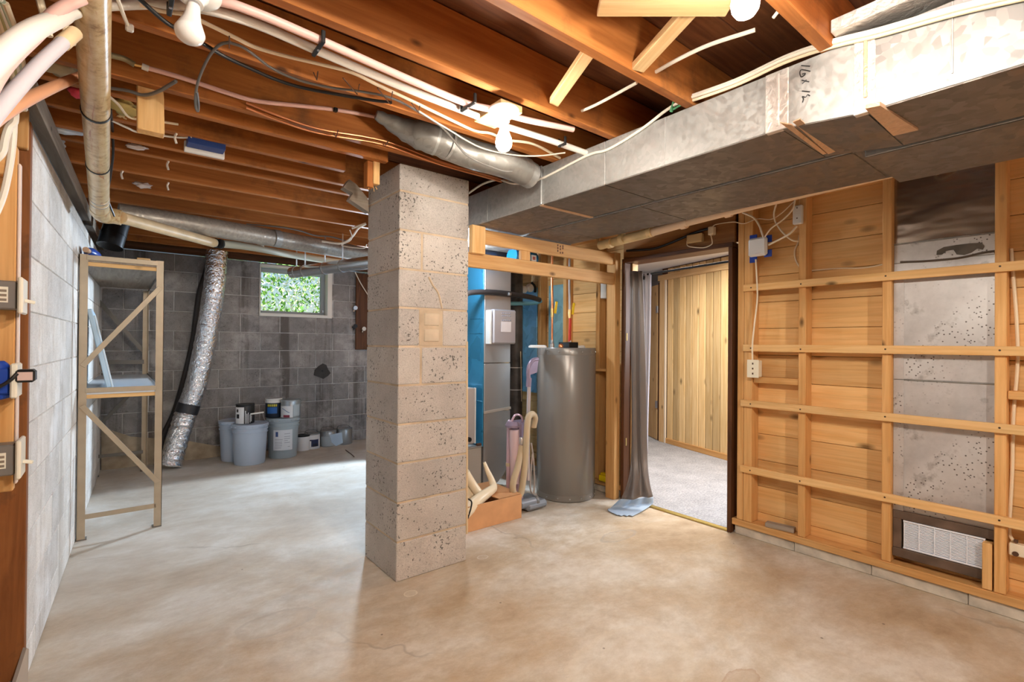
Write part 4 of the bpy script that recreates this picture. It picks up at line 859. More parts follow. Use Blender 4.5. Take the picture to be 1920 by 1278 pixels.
for (ya, yb, z0, z1, m, lb) in ((3.56, 3.86, .75, 1.76, galv('blue_lit_sheet', (.32, .58, .74), .35, .5, 14, .15), 'sheet metal with pale blue light painted in, filling the wall bay left of the dark studs'), (3.21, 3.40, .8, 1.76, galv('teal_lit_sheet', (.30, .52, .55), .4, .45, 14, .15), 'sheet metal with teal light painted in, filling the wall bay behind the water heater')):
    o = box('sheet_metal_panel', (XS+.01, XS+.03), (ya, yb), (z0, z1), m, None, .002); tag(o, lb, 'metal sheet')  # bluish light on the bay sheets is put into their colours
o = box('wall_bracket', (XS-.06, XS), (2.64, 2.76), (1.0, 1.022), stud('y')); tag(o, 'small wooden shelf block on the stud right of the water heater', 'shelf')
yb_ = thing('plastic_clip', 'bright yellow plastic block on the sole plate right of the water heater', 'block', P(1133, 900, x=XS))
p = P(1133, 905, x=XS-.012); box('body', (p.x-.02, p.x+.03), (p.y-.045, p.y+.045), (.10, .15), plain('bright_yellow', (.86, .62, .01), .4), yb_, .006); box('top', (p.x-.01, p.x+.025), (p.y-.025, p.y+.035), (.15, .168), plain('bright_yellow', (.86, .62, .01), .4), yb_, .004)
# vacuum cleaner
va = thing('vacuum_cleaner', 'mauve upright vacuum cleaner with a beige hose standing before the water heater', 'vacuum cleaner', (2.42, 2.80, 0))
MV = plain('mauve_plastic', (.52, .36, .42), .28, .2); MVD = plain('dark_mauve', (.28, .22, .30), .3, .2); MHS = plain('beige_hose', (.50, .39, .25), .5)
VY = 2.80
def V(px, py, dy=0): return P(px, py, y=VY+dy)
tube('body', [V(969, 945, .07), V(969, 870, .07), V(968, 800, .07)], .048, MV, va, 18, 4)
tube('side_tube', [V(954, 935, .05), V(954, 870, .05), V(955, 800, .05), V(958, 789, .05)], .019, MV, va, 12, 4)
tube('side_tube_collar', [V(954, 873, .05), V(954, 867, .05)], .023, MHS, va, 12, 0)
tube('canister', [V(966, 905, .0), V(965, 850, .0), V(964, 805, .0)], .036, plain('clear_mauve', (.60, .45, .48), .15, .1), va, 18, 4)
lathe('canister_lid', [(0, 0), (.052, 0), (.055, .015), (.04, .04), (0, .05)], MVD, V(961, 800, .03), va, 18)
tube('carry_handle', [V(958, 792, .02), V(966, 778, .02), V(977, 780, .02), V(981, 795, .02)], .008, MV, va, 8)
tube('wand', [V(990, 900), V(990, 800), V(992, 722)], .0145, plain('silver_tube', (.60, .54, .55), .3, .6), va, 12, 4)
tube('wand_collar', [V(991, 725), V(992, 708)], .02, MVD, va, 12, 0)
tube('grip', [V(991, 710), V(991, 690), V(998, 676), V(1008, 673)], .016, MVD, va, 12, 6)
slab('grip_plate', [V(1000, 676, -.01), V(1010, 673, -.01), V(1007, 698, -.01), V(990, 704, -.01)], (0, .02, 0), MVD, va)
tube('hose', [V(977, 835, -.03), V(972, 870, -.05), V(962, 905, -.06), V(964, 925, -.06), V(976, 925, -.06), V(983, 880, -.06), V(987, 820, -.06), V(990, 785, -.05), V(997, 776, -.04), V(1003, 783, -.02), V(1000, 800, 0)], .0235, MHS, va, 14, 10)
lathe('hose_connector', [(0, 0), (.022, 0), (.026, .03), (.02, .05), (0, .05)], M_STEEL, V(977, 832, -.03), va, 14)
box('motor_housing', (V(985, 800).x-.05, V(985, 800).x+.06), (VY+.0, VY+.12), (V(985, 830).z, V(985, 790).z), MVD, va, .015)
tube('cord', [V(996, 830), V(1000, 860), V(1002, 900), V(1000, 925), V(994, 910), V(998, 850)], .006, plain('grey_cord', (.38, .32, .28), .5), va, 8)
box('foot', (2.33, 2.53), (2.70, 2.93), (.012, .07), plain('foot_grey', (.20, .22, .25), .35), va, .02)
tube('brush_roll', [V(974, 946, -.06), V(1002, 939, -.06)], .033, plain('foot_grey', (.20, .22, .25), .35), va, 16, 0)
lathe('wheel', [(0, 0), (.036, 0), (.036, .02), (0, .02)], M_GREYC, V(1002, 939, -.06), va, 18, (1, 0, 0))
# cardboard box with a plastic part
MCB = plain('cardboard', (.60, .30, .13), .8, var=.1)
cbx = thing('cardboard_box', 'low brown cardboard box on the floor against the block pillar', 'box', (2.0, 2.82, 0))
bx0, bx1, by0, by1, bh = 1.60, 2.245, 2.672, 3.05, .165
for (xs, ys_, zs) in (((bx0, bx1), (by0, by0+.006), (.001, bh)), ((bx0, bx1), (by1-.006, by1), (.001, bh)), ((bx0, bx0+.006), (by0+.006, by1-.006), (.001, bh)), ((bx1-.006, bx1), (by0+.006, by1-.006), (.001, bh))):
    box('side', xs, ys_, zs, MCB, cbx, .001)
box('bottom', (bx0+.006, bx1-.006), (by0+.006, by1-.006), (.001, .007), MCB, cbx, 0)
slab('flap', [(2.05, by0+.01, bh), (bx1, by0+.01, bh), (bx1, by1, bh+.004), (2.0, by1, bh+.004)], (0, 0, .005), MCB, cbx)
slab('flap', [(bx0, by1, bh), (2.0, by1, bh), (1.95, by1+.15, bh+.09), (bx0+.05, by1+.15, bh+.09)], (0, .004, .004), MCB, cbx)
MPL = plain('cream_plastic', (.80, .66, .46), .35)
pp = thing('plastic_holder', 'cream plastic frame lying tilted in the cardboard box', 'plastic part', P(900, 930, y=2.8))
def Q(px, py, y=2.78): return P(px, py, y=y)
tube('arm', [Q(870, 962, 2.70), Q(895, 938, 2.72), Q(916, 922, 2.76), Q(925, 914, 2.80), Q(922, 900, 2.83), Q(914, 882, 2.85), Q(908, 866, 2.87)], .03, MPL, pp, 12, 8, rfun=lambda q: .045-.034*q)
tube('side_bar', [Q(872, 885, 2.83), Q(884, 905, 2.83), Q(898, 925, 2.80)], .028, MPL, pp, 12, 6, rfun=lambda q: .030)
slab('plate', [Q(868, 905, 2.86), Q(878, 890, 2.88), Q(905, 925, 2.84), Q(895, 940, 2.80), Q(872, 945, 2.78)], (0, .012, .006), MPL, pp)
tube('cord', [Q(876, 934, 2.665), Q(884, 940, 2.655), Q(883, 952, 2.655), Q(877, 972, 2.66)], .005, M_BLACK, pp, 8)

# ================================================================ CURTAIN AND ROD IN THE DOORWAY
rd = thing('curtain_rod', 'thin black curtain rod across the doorway', 'rod', P(1290, 502, x=3.2))
r0, r1 = P(1374, 489, x=3.2), P(1211, 514.5, x=3.2); r1 = r1+(r1-r0)*.12
tube('rod', [r0, r1], .008, M_BLACK, rd, 12, 0)
lathe('finial', [(0, 0), (.012, 0), (.017, .012), (.012, .028), (0, .03)], M_BLACK, P(1208, 517, x=3.19), rd, 14, (0, .2, -1))
ct = thing('curtain', 'dark grey lined curtain gathered at the left side of the doorway', 'curtain', (3.15, 2.42, 0))
def fabric(m, fr, a=.0):
    return m
MCU = plain('curtain_grey', (.20, .165, .145), .38, .12, .5); MLI = plain('curtain_lining', (.40, .50, .62), .55); MLW = plain('curtain_white', (.62, .62, .70), .7)
def strip_surface(name, rows, mat, parent, fold=.012, nf=5):
    """rows: list of (left point, right point); pleated sheet between them, thickened"""
    bm = bmesh.new(); n = 40; G = []
    RW = smoothpath([r[0] for r in rows], 6), smoothpath([r[1] for r in rows], 6)
    m = len(RW[0])
    for i in range(m):
        a, b_ = RW[0][i], RW[1][i]; d = (b_-a); nr = Vector((-d.y, d.x, 0));
        nr = nr.normalized() if nr.length > 1e-6 else Vector((0, -1, 0))
        G.append([bm.verts.new(a+d*(k/n)+nr*(fold*math.sin(k/n*math.pi*2*nf+.6*math.sin(i*.12)))) for k in range(n+1)])
    for i in range(m-1):
        for k in range(n): bm.faces.new((G[i][k], G[i][k+1], G[i+1][k+1], G[i+1][k]))
    o = finish(name, bm, mat, parent, 'all'); md = o.modifiers.new('thickness', 'SOLIDIFY'); md.thickness = .003; return o
cx = 3.09
strip_surface('drape', [(P(1181, 508, x=cx+.09), P(1205, 508, x=cx+.06)), (P(1181, 640, x=cx+.09), P(1208, 640, x=cx+.05)), (P(1182, 780, x=cx+.08), P(1210, 780, x=cx+.05)), (P(1181, 860, x=cx+.05), P(1212, 860, x=cx+.03)), (P(1176, 905, x=cx-.02), P(1217, 900, x=cx)), (P(1163, 938, x=cx-.14), P(1224, 930, x=cx-.0))], MCU, ct, .022, 2)
strip_surface('white_edge', [(P(1205, 512, x=cx+.10), P(1221, 512, x=cx+.11)), (P(1207, 640, x=cx+.10), P(1219, 640, x=cx+.11)), (P(1209, 780, x=cx+.09), P(1215, 780, x=cx+.10)), (P(1211, 850, x=cx+.06), P(1214, 850, x=cx+.07))], MLW, ct, .006, 2)
strip_surface('hem', [(P(1161, 936, z=.075), P(1224, 931, z=.07)), (P(1146, 951, z=.014), P(1223, 945, z=.016)), (P(1140, 957, z=.008), P(1205, 958, z=.008)), (P(1158, 966, z=.006), P(1188, 967, z=.006))], MLI, ct, .008, 3)
# ================================================================ METAL PANEL AND GRILLE IN THE STUD BAY
sp = thing('sheet_metal_panel', 'tall speckled grey sheet metal panel set between two studs of the right wall', 'metal panel', (XS+.045, .585, .9))
MDK, bk_, N, L = nodes('dark_reflection_sheet', .24, .85, .5); bk_.inputs['Base Color'].default_value = (.40, .34, .29, 1)  # dark reflection put into the upper sheet's base colour
tt = N('TexCoord'); mpw = N('Mapping'); mpw.inputs['Scale'].default_value = (1, 2.5, 7); L(tt.outputs['Object'], mpw.inputs[0]); nw = N('TexNoise', Scale=1.2, Detail=2); L(mpw.outputs[0], nw.inputs[0]); bump(N, L, bk_, nw.outputs[0], .30, .05)
box('upper_sheet', (XS+.042, XS+.048), (.394, .779), (1.755, 2.10), MDK, sp, .001)
box('middle_sheet', (XS+.042, XS+.048), (.394, .779), (1.655, 1.753), M_PANEL, sp, .001)
box('lower_sheet', (XS+.040, XS+.046), (.394, .779), (1.05, 1.653), M_PANEL, sp, .001)
box('bottom_sheet', (XS+.042, XS+.048), (.394, .779), (.37, 1.048), M_PANEL, sp, .001)
box('side_flange', (XS+.036, XS+.041), (.735, .779), (.37, 1.60), M_PANEL, sp, .001)
for z in (1.754, 1.05): box('seam', (XS+.036, XS+.043), (.394, .779), (z-.004, z+.004), M_GALVD, sp, .002)
tube('sagging_seam', [P(1688, 491, x=XS+.036), P(1740, 489, x=XS+.036), P(1800, 483, x=XS+.036), P(1840, 474, x=XS+.036), P(1869, 470, x=XS+.036)], .005, plain('tar_brown', (.12, .085, .06), .6), sp, 6)
slab('tar_patch', [P(x, y, x=XS+.041) for x, y in ((1756, 478), (1757, 470), (1770, 463), (1795, 459), (1820, 456), (1840, 455), (1846, 461), (1843, 468), (1832, 466), (1822, 473), (1808, 478), (1794, 477), (1788, 468), (1775, 470), (1766, 477))], (-.004, 0, 0), plain('dried_tar', (.13, .11, .09), .6, var=.4, bumps=.5), sp)
vg = thing('vent_grille', 'white louvred vent grille low in the stud bay under the metal panel', 'vent', (XS+.03, .58, .25))
gy0, gy1, gz0, gz1 = .425, .735, .185, .322
MGR = plain('grille_white', (.84, .86, .92), .45)
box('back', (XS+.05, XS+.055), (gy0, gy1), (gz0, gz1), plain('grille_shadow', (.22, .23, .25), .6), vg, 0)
k = 0; z = gz0+.006
while z < gz1-.004: box('louver', (XS+.036, XS+.048), (gy0+.006, gy1-.006), (z, z+.004), MGR, vg, 0, rot=(0, .5, 0)); z += .0068
for i in range(6): y = gy0+.004+i*(gy1-gy0-.008)/5; box('divider', (XS+.032, XS+.05), (y-.002, y+.002), (gz0, gz1), MGR, vg, .001)
for z in (gz0, gz1): box('rail', (XS+.032, XS+.05), (gy0, gy1), (z-.004, z+.004), MGR, vg, .001)
dd = thing('vent_surround', 'dark brown frame boards around the low white vent grille', 'board', (XS+.02, .58, .25))
MDB = plain('dark_board', (.13, .085, .06), .6, var=.4)
box('top_board', (XS+.03, XS+.06), (.394, .779), (.328, .372), MDB, dd); box('bottom_board', (XS+.026, XS+.06), (.434, .779), (.132, .178), MDB, dd); box('side_board', (XS+.03, XS+.06), (.742, .779), (.178, .328), MDB, dd)

# ================================================================ THINGS ON THE RIGHT WALL
nb = thing('network_box', 'square white box on blue tape beside the doorway', 'electronic box', P(1423, 464, x=XS-.01))
p = P(1423, 463, x=XS-.012)
box('case', (XS-.035, XS-.004), (p.y-.055, p.y+.06), (p.z-.058, p.z+.058), M_WHITE, nb, .012)
for dy, dz in ((.04, .062), (.04, -.07), (-.05, .045), (-.05, -.045)):
    box('blue_tape', (XS-.006, XS-.001), (p.y+dy-.025, p.y+dy+.022), (p.z+dz-.022, p.z+dz+.022), plain('blue_tape', (.02, .06, .40), .6), nb, .002)
box('logo', (XS-.0358, XS-.035), (p.y-.02, p.y+.012), (p.z-.044, p.z-.04), plain('label_paper', (.74, .68, .68), .7), nb, 0)
def wallbox(name, label, px0, py0, px1, py1, mat, cat, x0=XS-.03, x1=XS-.001, xx=XS-.03):
    a, b_ = P(px0, py0, x=xx), P(px1, py1, x=xx); t = thing(name, label, cat, (xx, (a.y+b_.y)/2, (a.z+b_.z)/2))
    box('case', (x0, x1), (min(a.y, b_.y), max(a.y, b_.y)), (min(a.z, b_.z), max(a.z, b_.z)), mat, t, .004)
    return t, a, b_
t, a, b_ = wallbox('junction_box', 'tall white surface box with two screws high on the first stud', 1486, 386, 1503, 418, M_WHITE, 'electrical box')
for z in (.3, .85): lathe('screw', [(0, 0), (.004, 0), (.003, .003), (0, .003)], M_RUST, (XS-.031, (a.y+b_.y)/2, b_.z+(a.z-b_.z)*z), t, 8, (-1, 0, 0))
t, a, b_ = wallbox('sensor_box', 'tan rectangular box above the doorway', 1287, 441, 1315, 452, plain('tan_box', (.62, .42, .20), .5), 'electronic box', XS-.02, XS+.019, XS-.02)
t, a, b_ = wallbox('adapter', 'small ribbed cream plug above the right end of the doorway', 1327, 425, 1337, 439, plain('cream_plastic', (.80, .66, .46), .35), 'plug', XS-.02, XS+.019, XS-.02)
for i in range(4): box('ridge', (XS-.022, XS-.02), (min(a.y, b_.y)+.003, max(a.y, b_.y)-.003), (b_.z+.006+i*.009, b_.z+.010+i*.009), plain('cream_plastic', (.80, .66, .46), .35), t, 0)
t, a, b_ = wallbox('outlet_box', 'cream switch box with a dark switch below the second furring strip', 1402, 675, 1422, 707, plain('cream_box', (.84, .74, .56), .45), 'electrical box', XS-.05, XS-.001, XS-.05)
swp = box('switch_plate', (XS-.054, XS-.05), (min(a.y, b_.y)-.003, max(a.y, b_.y)+.003), (b_.z-.004, a.z+.004), plain('cream_box', (.84, .74, .56), .45), t, .002)
for z in (.2, .5, .8): box('slot', (XS-.0555, XS-.0535), ((a.y+b_.y)/2-.004, (a.y+b_.y)/2+.004), (b_.z+(a.z-b_.z)*z-.005, b_.z+(a.z-b_.z)*z+.006), M_RUST, swp, 0)
t, a, b_ = wallbox('outlet_box', 'cream metal outlet box at the right edge of the picture near the floor', 1891, 1017, 1960, 1056, plain('cream_box', (.84, .74, .56), .45), 'electrical box', XS+.02, XS+.06, XS+.02)
lathe('knockout', [(0, 0), (.011, 0), (.011, .003), (0, .003)], M_RUST, P(1904, 1038, x=XS+.019), t, 14, (-1, 0, 0)); box('clamp', *[(v-.007, v+.007) for v in P(1905, 1014, x=XS+.03)], M_RUST, t, .002)

# drain pipe along the far edge of the ducts
dp = thing('waste_pipe', 'pale pipe with yellowed tape along the rear edge of the ducts', 'pipe', P(1300, 412, z=1.93))
d0, d1_, d2_, d3_ = P(1125, 460, x=2.68), P(1220, 436, x=2.66), P(1290, 416, x=2.65), P(1445, 377, x=2.635)
tube('taped_end', [d0, d1_], .030, M_YEL, dp, 16, 0); tube('middle', [d1_, d2_], .026, plain('peach_pipe', (.80, .58, .38), .45), dp, 16, 0); tube('pipe_run', [d2_, d3_, P(1700, 318, x=2.615), P(1990, 246, x=2.6)], .022, plain('peach_pipe', (.80, .58, .38), .45), dp, 16, 3, rfun=lambda q: .024-.006*q)
for px, py in ((1140, 458), (1163, 449), (1215, 437), (1277, 421), (1360, 400)):
    f = P(px, py-1, x=2.66); tube('coupling', [f, f+(d3_-d0).normalized()*.035], .033 if px < 1300 else .029, M_YEL if px < 1220 else plain('peach_pipe', (.80, .58, .38), .45), dp, 16, 0)

# ================================================================ POSTS AND BOXES AT THE LEFT EDGE
lp = thing('door_post', 'dark orange board covering the end of the left block wall', 'post', (-.30, 2.42, 0))
x1 = P(52, 700, y=2.40).x
box('board', (x1-.40, x1), (2.40, 2.455), (.05, 1.98), wood('orange_board', (.30, .115, .034), (.20, .07, .02), 'z', .6, stain=.8), lp)
box('end_block', (P(25, 240, y=2.38).x, x1-.004), (2.37, 2.40), (P(30, 276, y=2.38).z, P(30, 200, y=2.38).z), stud('z'), lp)
box('foot_plate', (x1-.45, x1+.0), (2.30, 2.455), (.0, .05), grey('x'), lp, rot=(0, 0, 0))
lq = thing('door_post', 'pale pine post carrying the grey switch boxes at the left edge', 'post', (-.33, 2.1, .6))
xq = P(28, 640, y=2.10).x; zt, zb_ = P(10, 270, y=2.1).z, P(10, 922, y=2.1).z
box('board', (xq-.30, xq), (2.10, 2.138), (zb_, zt), stud('z'), lq)
box('edge_strip', (xq+.001, P(36, 640, y=2.11).x), (2.102, 2.128), (zb_+.02, zt-.05), plain('pinkish_strip', (.78, .66, .60), .6), lq, .004)
box('top_block', (xq-.30, xq-.02), (2.06, 2.10), (zt-.10, zt+.06), stud('x'), lq)
def leftbox(label, y0, y1, outlet=False):
    a, b_ = P(-30, y0, y=2.03), P(32, y1, y=2.03); t = thing('outlet_box' if outlet else 'switch_box', label, 'electrical box', (b_.x-.05, 2.06, b_.z))
    m = plain('blue_box', (.01, .06, .40), .45) if outlet else plain('box_grey2', (.20, .185, .17), .45)
    xr = P(19 if outlet else 31, 600, y=2.03).x
    box('case', (xr-.12, xr), (2.03, 2.098), (b_.z, a.z), m, t, .004)
    pl_ = plain('cream_plate', (.86, .82, .70), .35)
    px0, px1 = (P(21, 600, y=2.03).x, P(37, 600, y=2.05).x) if outlet else (P(33, 600, y=2.03).x, P(44, 600, y=2.06).x)
    box('plate', (px0, px1 if outlet else px0+.012), (2.015, 2.12), (b_.z-.012, a.z+.012), pl_, t, .004); pt = [o for o in t.children if o.name.startswith('plate')][0]
    if not outlet:
        zc = (a.z+b_.z)/2-.012; beam('toggle', (px0+.01, 2.065, zc), (px0+.034, 2.065, zc-.006), .012, .010, pl_, pt)
        st_ = box('sticker', (xr-.045, xr-.018), (2.0285, 2.03), (zc-.01, zc+.035), pl_, t, 0)
        for k in range(3): box('sticker_line', (xr-.042, xr-.021), (2.0278, 2.0285), (zc-.006+.013*k, zc+.001+.013*k), plain('print_brown', (.25, .2, .15), .6), st_, 0)
        for s in (-.02, .02): lathe('screw', [(0, 0), (.005, 0), (0, .004)], M_RUST, (xr-.02+s, 2.05, a.z), t, 8)
    else:
        for s in (a.z, b_.z): blob('blue_ear', (xr-.03, 2.055, s), (.03, .02, .022), m, t, 3, .4, 2)
    return t, a, b_
leftbox('upper grey switch box with a white toggle at the left edge', 523, 580)
leftbox('lower grey switch box with a white toggle at the left edge', 838, 890)
t, a, b_ = leftbox('bright blue outlet box with a cream plate at the left edge', 690, 738, True)
pa = thing('power_adapter', 'black plug adapter with a pink label in the blue outlet box', 'plug', P(48, 705, y=2.06))
a, b_ = P(28, 693, y=2.02), P(66, 716, y=2.02)
box('body', (a.x, b_.x), (2.01, 2.07), (b_.z, a.z), M_BLACK, pa, .006); c = P(47, 705, y=2.01)
box('label', (c.x-.016, c.x+.016), (2.008, 2.01), (c.z-.012, c.z+.012), plain('pink_label', (.66, .50, .46), .6), pa, 0)
tube('cord', [P(32, 700, y=2.005), P(20, 712, y=2.0), P(0, 724, y=2.0), P(-30, 735, y=2.0)], .005, M_BLACK, pa, 8)
bl = thing('fibreboard_scrap', 'grey splintered board scrap at the foot of the left wall end', 'board', P(40, 1250, y=2.3))
slab('scrap', [P(26, 1290, y=2.36), P(50, 1214, y=2.39), P(54, 1216, y=2.39), P(52, 1290, y=2.37)], (-.01, .01, 0), plain('grey_metal_scrap', (.48, .45, .42), .5), bl)

# ================================================================ CABLES AND ODDMENTS ON THE CEILING
def cable(label, pts, r, mat, name='cable', n=6): return pipe(name, label, pts, r, mat, None, 8, 'cable', n)
Z = 2.138
cable('black cable crossing the joists from the top left corner under the unlit bulb', [P(255, -8, z=Z-.01), P(312, 42, z=Z-.01), P(365, 72, z=Z-.01), P(420, 105, z=Z-.004), P(478, 132, z=Z), P(520, 150, z=Z), P(570, 165, z=Z), P(640, 178, z=Z), P(700, 188, z=Z), P(735, 192, z=Z)], .006, M_BLACK)
cable('grey cable hanging in a narrow loop from a staple', [P(432, 79, z=Z-.01), P(412, 84, z=Z-.01), P(392, 106, z=Z-.015), P(374, 145, z=Z-.03), P(367, 175, z=Z-.05), P(367, 200, z=Z-.06), P(371, 208, z=Z-.06), P(372, 195, z=Z-.055), P(369, 172, z=Z-.05)], .0045, M_GREYC)
cable('grey cable running from the staple along the third joist to the duct', [P(432, 80, z=Z), P(455, 88, z=Z), P(478, 104, z=Z), P(510, 128, z=Z), P(560, 150, z=Z), P(620, 164, z=Z), P(680, 172, z=Z), P(735, 184, z=Z), P(784, 209, z=Z), P(826, 236, z=Z-.01), P(850, 262, z=Z-.03), P(880, 294, z=2.06), P(935, 318, z=2.03), P(960, 322, z=2.03)], .0045, M_GREYC)
cable('cream cable stapled along the third joist up to the lit bulb', [P(262, 8, z=Z), P(300, 20, z=Z), P(350, 28, z=Z), P(395, 48, z=Z), P(440, 70, z=Z), P(480, 89, z=Z), P(540, 106, z=Z), P(600, 120, z=Z), P(660, 136, z=Z), P(710, 160, z=Z), P(770, 188, z=Z), P(840, 222, z=Z), P(890, 245, z=Z), P(920, 250, z=Z), P(950, 262, z=Z), P(1000, 270, z=Z), P(1050, 296, z=Z)], .006, M_CREAM)
cable('thin pale wire sagging from the third joist along the round branch duct', [P(785, 208, z=Z), P(840, 242, z=Z-.01), P(900, 276, z=Z-.02), P(960, 290, z=Z-.02), P(1010, 292, z=Z-.02), P(1060, 286, z=Z-.01)], .0035, M_IVORY)
cable('short white cable piece passing through the joist above the duct, left part', [P(1078, 213, z=2.20), P(1120, 195, z=2.20), P(1194, 155, z=2.20)], .006, M_IVORY)
cable('white cable arching across the bay below the second lit bulb', [P(1226, 137, z=2.19), P(1270, 112, z=2.19), P(1330, 84, z=2.19), P(1416, 56, z=2.19)], .0065, M_IVORY)
cable('short white cable end hanging beside the second lit bulb', [P(1474, -6, z=2.2), P(1464, 14, z=2.19), P(1450, 33, z=2.18)], .005, M_IVORY)
xf = DX0-.007
B0 = [P(1985, -22, x=xf), P(1800, 20, x=xf), P(1650, 62, x=xf), P(1560, 84, x=xf), P(1475, 112, x=xf), P(1380, 156, x=xf), P(1290, 188, x=xf)]
cable('upper white cable of the bundle along the top edge of the front duct', [p+Vector((-.003, 0, .010)) for p in B0]+[P(1262, 198, x=xf)], .0065, M_IVORY)
cable('middle white cable of the bundle along the top edge of the front duct', [p+Vector((-.008, 0, .002)) for p in B0]+[P(1250, 206, x=xf-.004), P(1200, 244, x=xf), P(1140, 280, x=xf), P(1100, 292, x=xf), P(1010, 337, x=xf), P(965, 344, x=xf-.01), P(935, 337, x=xf-.02), P(905, 345, x=1.70), P(876, 364, x=1.66)], .006, M_IVORY)
cable('lower cream cable of the bundle along the top edge of the front duct', [p+Vector((-.002, 0, -.008)) for p in B0], .0055, M_CREAM)
cpl = thing('cable_clip', 'green cable clip on the top edge of the front duct', 'clip', P(1262, 198, x=xf))
beam('clip', P(1258, 210, x=xf-.006), P(1264, 190, x=xf-.006), .012, .01, plain('green_plastic', (.10, .36, .18), .5), cpl); beam('tail', P(1262, 205, x=xf-.006), P(1288, 190, x=xf-.006), .006, .008, plain('green_plastic', (.10, .36, .18), .5), cpl)
# wires around the network box
xw = XS-.012
cable('thick cream cable from the duct edge into the top of the network box', [P(1392, 398, x=xw-.03), P(1413, 408, x=xw-.02), P(1424, 424, x=xw-.02), P(1432, 446, x=xw-.014)], .006, M_CREAM)
cable('cream cable curving from the white surface box top to the network box', [P(1491, 374, x=xw-.03), P(1486, 392, x=xw-.03), P(1470, 410, x=xw-.02), P(1446, 428, x=xw-.02), P(1434, 444, x=xw-.014)], .005, M_CREAM)
cable('cream cable from the network box side to the white surface box', [P(1441, 459, x=xw-.012), P(1465, 447, x=xw-.02), P(1482, 437, x=xw-.03), P(1494, 424, x=xw-.02)], .006, M_CREAM)
cable('cream cable hanging from the duct edge past the network box to the first stud', [P(1456, 381, x=xw-.03), P(1451, 402, x=xw-.02), P(1456, 420, x=xw-.01), P(1470, 438, x=xw), P(1485, 450, x=xw+.01), P(1497, 452, x=xw+.03)], .005, M_CREAM)
cable('thin cream wire from the plug above the doorway across to the white surface box', [P(1336, 424, x=xw), P(1345, 420, x=xw), P(1375, 416, x=xw), P(1395, 419, x=xw), P(1420, 410, x=xw), P(1445, 411, x=xw), P(1465, 400, x=xw-.02), P(1488, 378, x=xw-.03)], .003, M_CREAM)
cable('thin cream wire looping from the tan box to the plug above the doorway', [P(1288, 452, x=xw), P(1289, 460, x=xw), P(1298, 463, x=xw), P(1320, 464, x=xw), P(1334, 458, x=xw), P(1335, 450, x=xw), P(1333, 440, x=xw)], .0035, M_CREAM)
cable('cream cable hanging from the network box down past the top furring strip', [P(1417, 486, x=xw-.03), P(1419, 520, x=xw-.03), P(1420, 560, x=xw-.03), P(1415, 605, x=xw-.03), P(1411, 645, x=xw-.03), P(1411, 674, x=xw-.03)], .005, M_CREAM)
cable('cream cable bowing from the white surface box behind the first stud', [P(1499, 440, x=XB-.006), P(1496, 455, x=XB-.006), P(1490, 470, x=XB-.006), P(1492, 487, x=XB-.006), P(1500, 501, x=XB-.006), P(1506, 506, x=XB-.006)], .005, M_CREAM)
cable('thin cream wire along the boards between the first two studs', [P(1522, 507, x=XB-.004), P(1570, 503, x=XB-.004), P(1620, 502, x=XB-.004), P(1664, 494, x=XB-.004)], .004, M_CREAM)
cable('cream cable end hanging at the duct edge by the metal panel', [P(1745, 317, x=XS-.004), P(1748, 325, x=XS-.004), P(1757, 326, x=XS-.004), P(1772, 320, x=XS-.004), P(1787, 306, x=XS-.004)], .005, M_CREAM)
cable('pair of cream cables running down behind the last stud at the right edge', [P(1896, 466, x=XB-.02), P(1900, 520, x=XB-.02), P(1906, 600, x=XB-.02), P(1908, 680, x=XB-.02), P(1900, 780, x=XB-.02), P(1898, 880, x=XB-.02), P(1893, 975, x=XB-.02), P(1893, 1000, x=XB-.03), P(1900, 1014, x=XB-.05)], .007, M_CREAM)
cable('black cables sagging along the top of the brown board above the doorway', [P(1175, 470, x=XS+.006), P(1225, 466, x=XS+.006), P(1265, 452, x=XS+.006), P(1300, 437, x=XS+.006), P(1330, 428, x=XS+.006)], .009, M_BLACK)
# wires at upper left
cable('white cable end with a connector hanging beside the tan waste pipe', [P(214, -20, y=1.55), P(230, 24, y=1.7), P(240, 48, z=2.12)], .005, M_IVORY)
cf = box('connector', *[(v-.01, v+.01) for v in P(243, 52, z=2.115)], M_WHITE, None, .004); tag(cf, 'small white connector at the end of the cable beside the waste pipe', 'connector')
for i, (pts, lb) in enumerate((([(72, -10), (80, 20), (86, 40), (92, 68)], 'cream cable end drooping behind the thick white pipe at upper left'), ([(116, 20), (120, 44), (128, 66), (136, 84)], 'cream cable end drooping right of its neighbour behind the lavender pipe'))):
    cable(lb, [P(x, y, y=1.62) for x, y in pts], .008, M_CREAM)
cable('white cable bending down over the wood block at the left edge', [P(28, 205, y=2.03), P(26, 228, y=2.03), P(16, 240, y=2.03), P(9, 262, y=2.03), P(4, 285, y=2.03), P(-14, 305, y=2.03)], .010, M_IVORY)
cable('second white cable running down the pale post at the left edge', [P(26, 215, y=2.06), P(24, 262, y=2.06), P(18, 310, y=2.06), P(6, 365, y=2.06), P(-12, 410, y=2.06)], .009, M_IVORY)
t = thing('cable_bundle', 'bundle of yellowed cables running up into the top left corner', 'cable', P(25, 100, y=1.9))
for i in range(5):
    tube('cable', [P(-14+i*6, -10+i*4, y=1.85), P(8+i*6, 70, y=1.95), P(26+i*5, 150, y=2.1), P(34+i*3, 205, y=2.25)], .008, [M_CREAM, plain('olive_cable', (.45, .40, .18), .5), M_IVORY, plain('pale_green_cable', (.50, .56, .44), .5), M_CREAM][i], t, 8)
cable('thin black cable hanging down along the right side of the waste pipe', [P(207, 205, z=2.12), P(211, 245, y=2.9), P(212, 290, y=3.0), P(207, 330, y=3.2), P(202, 370, y=3.4), P(214, 405, y=3.55)], .005, M_BLACK)
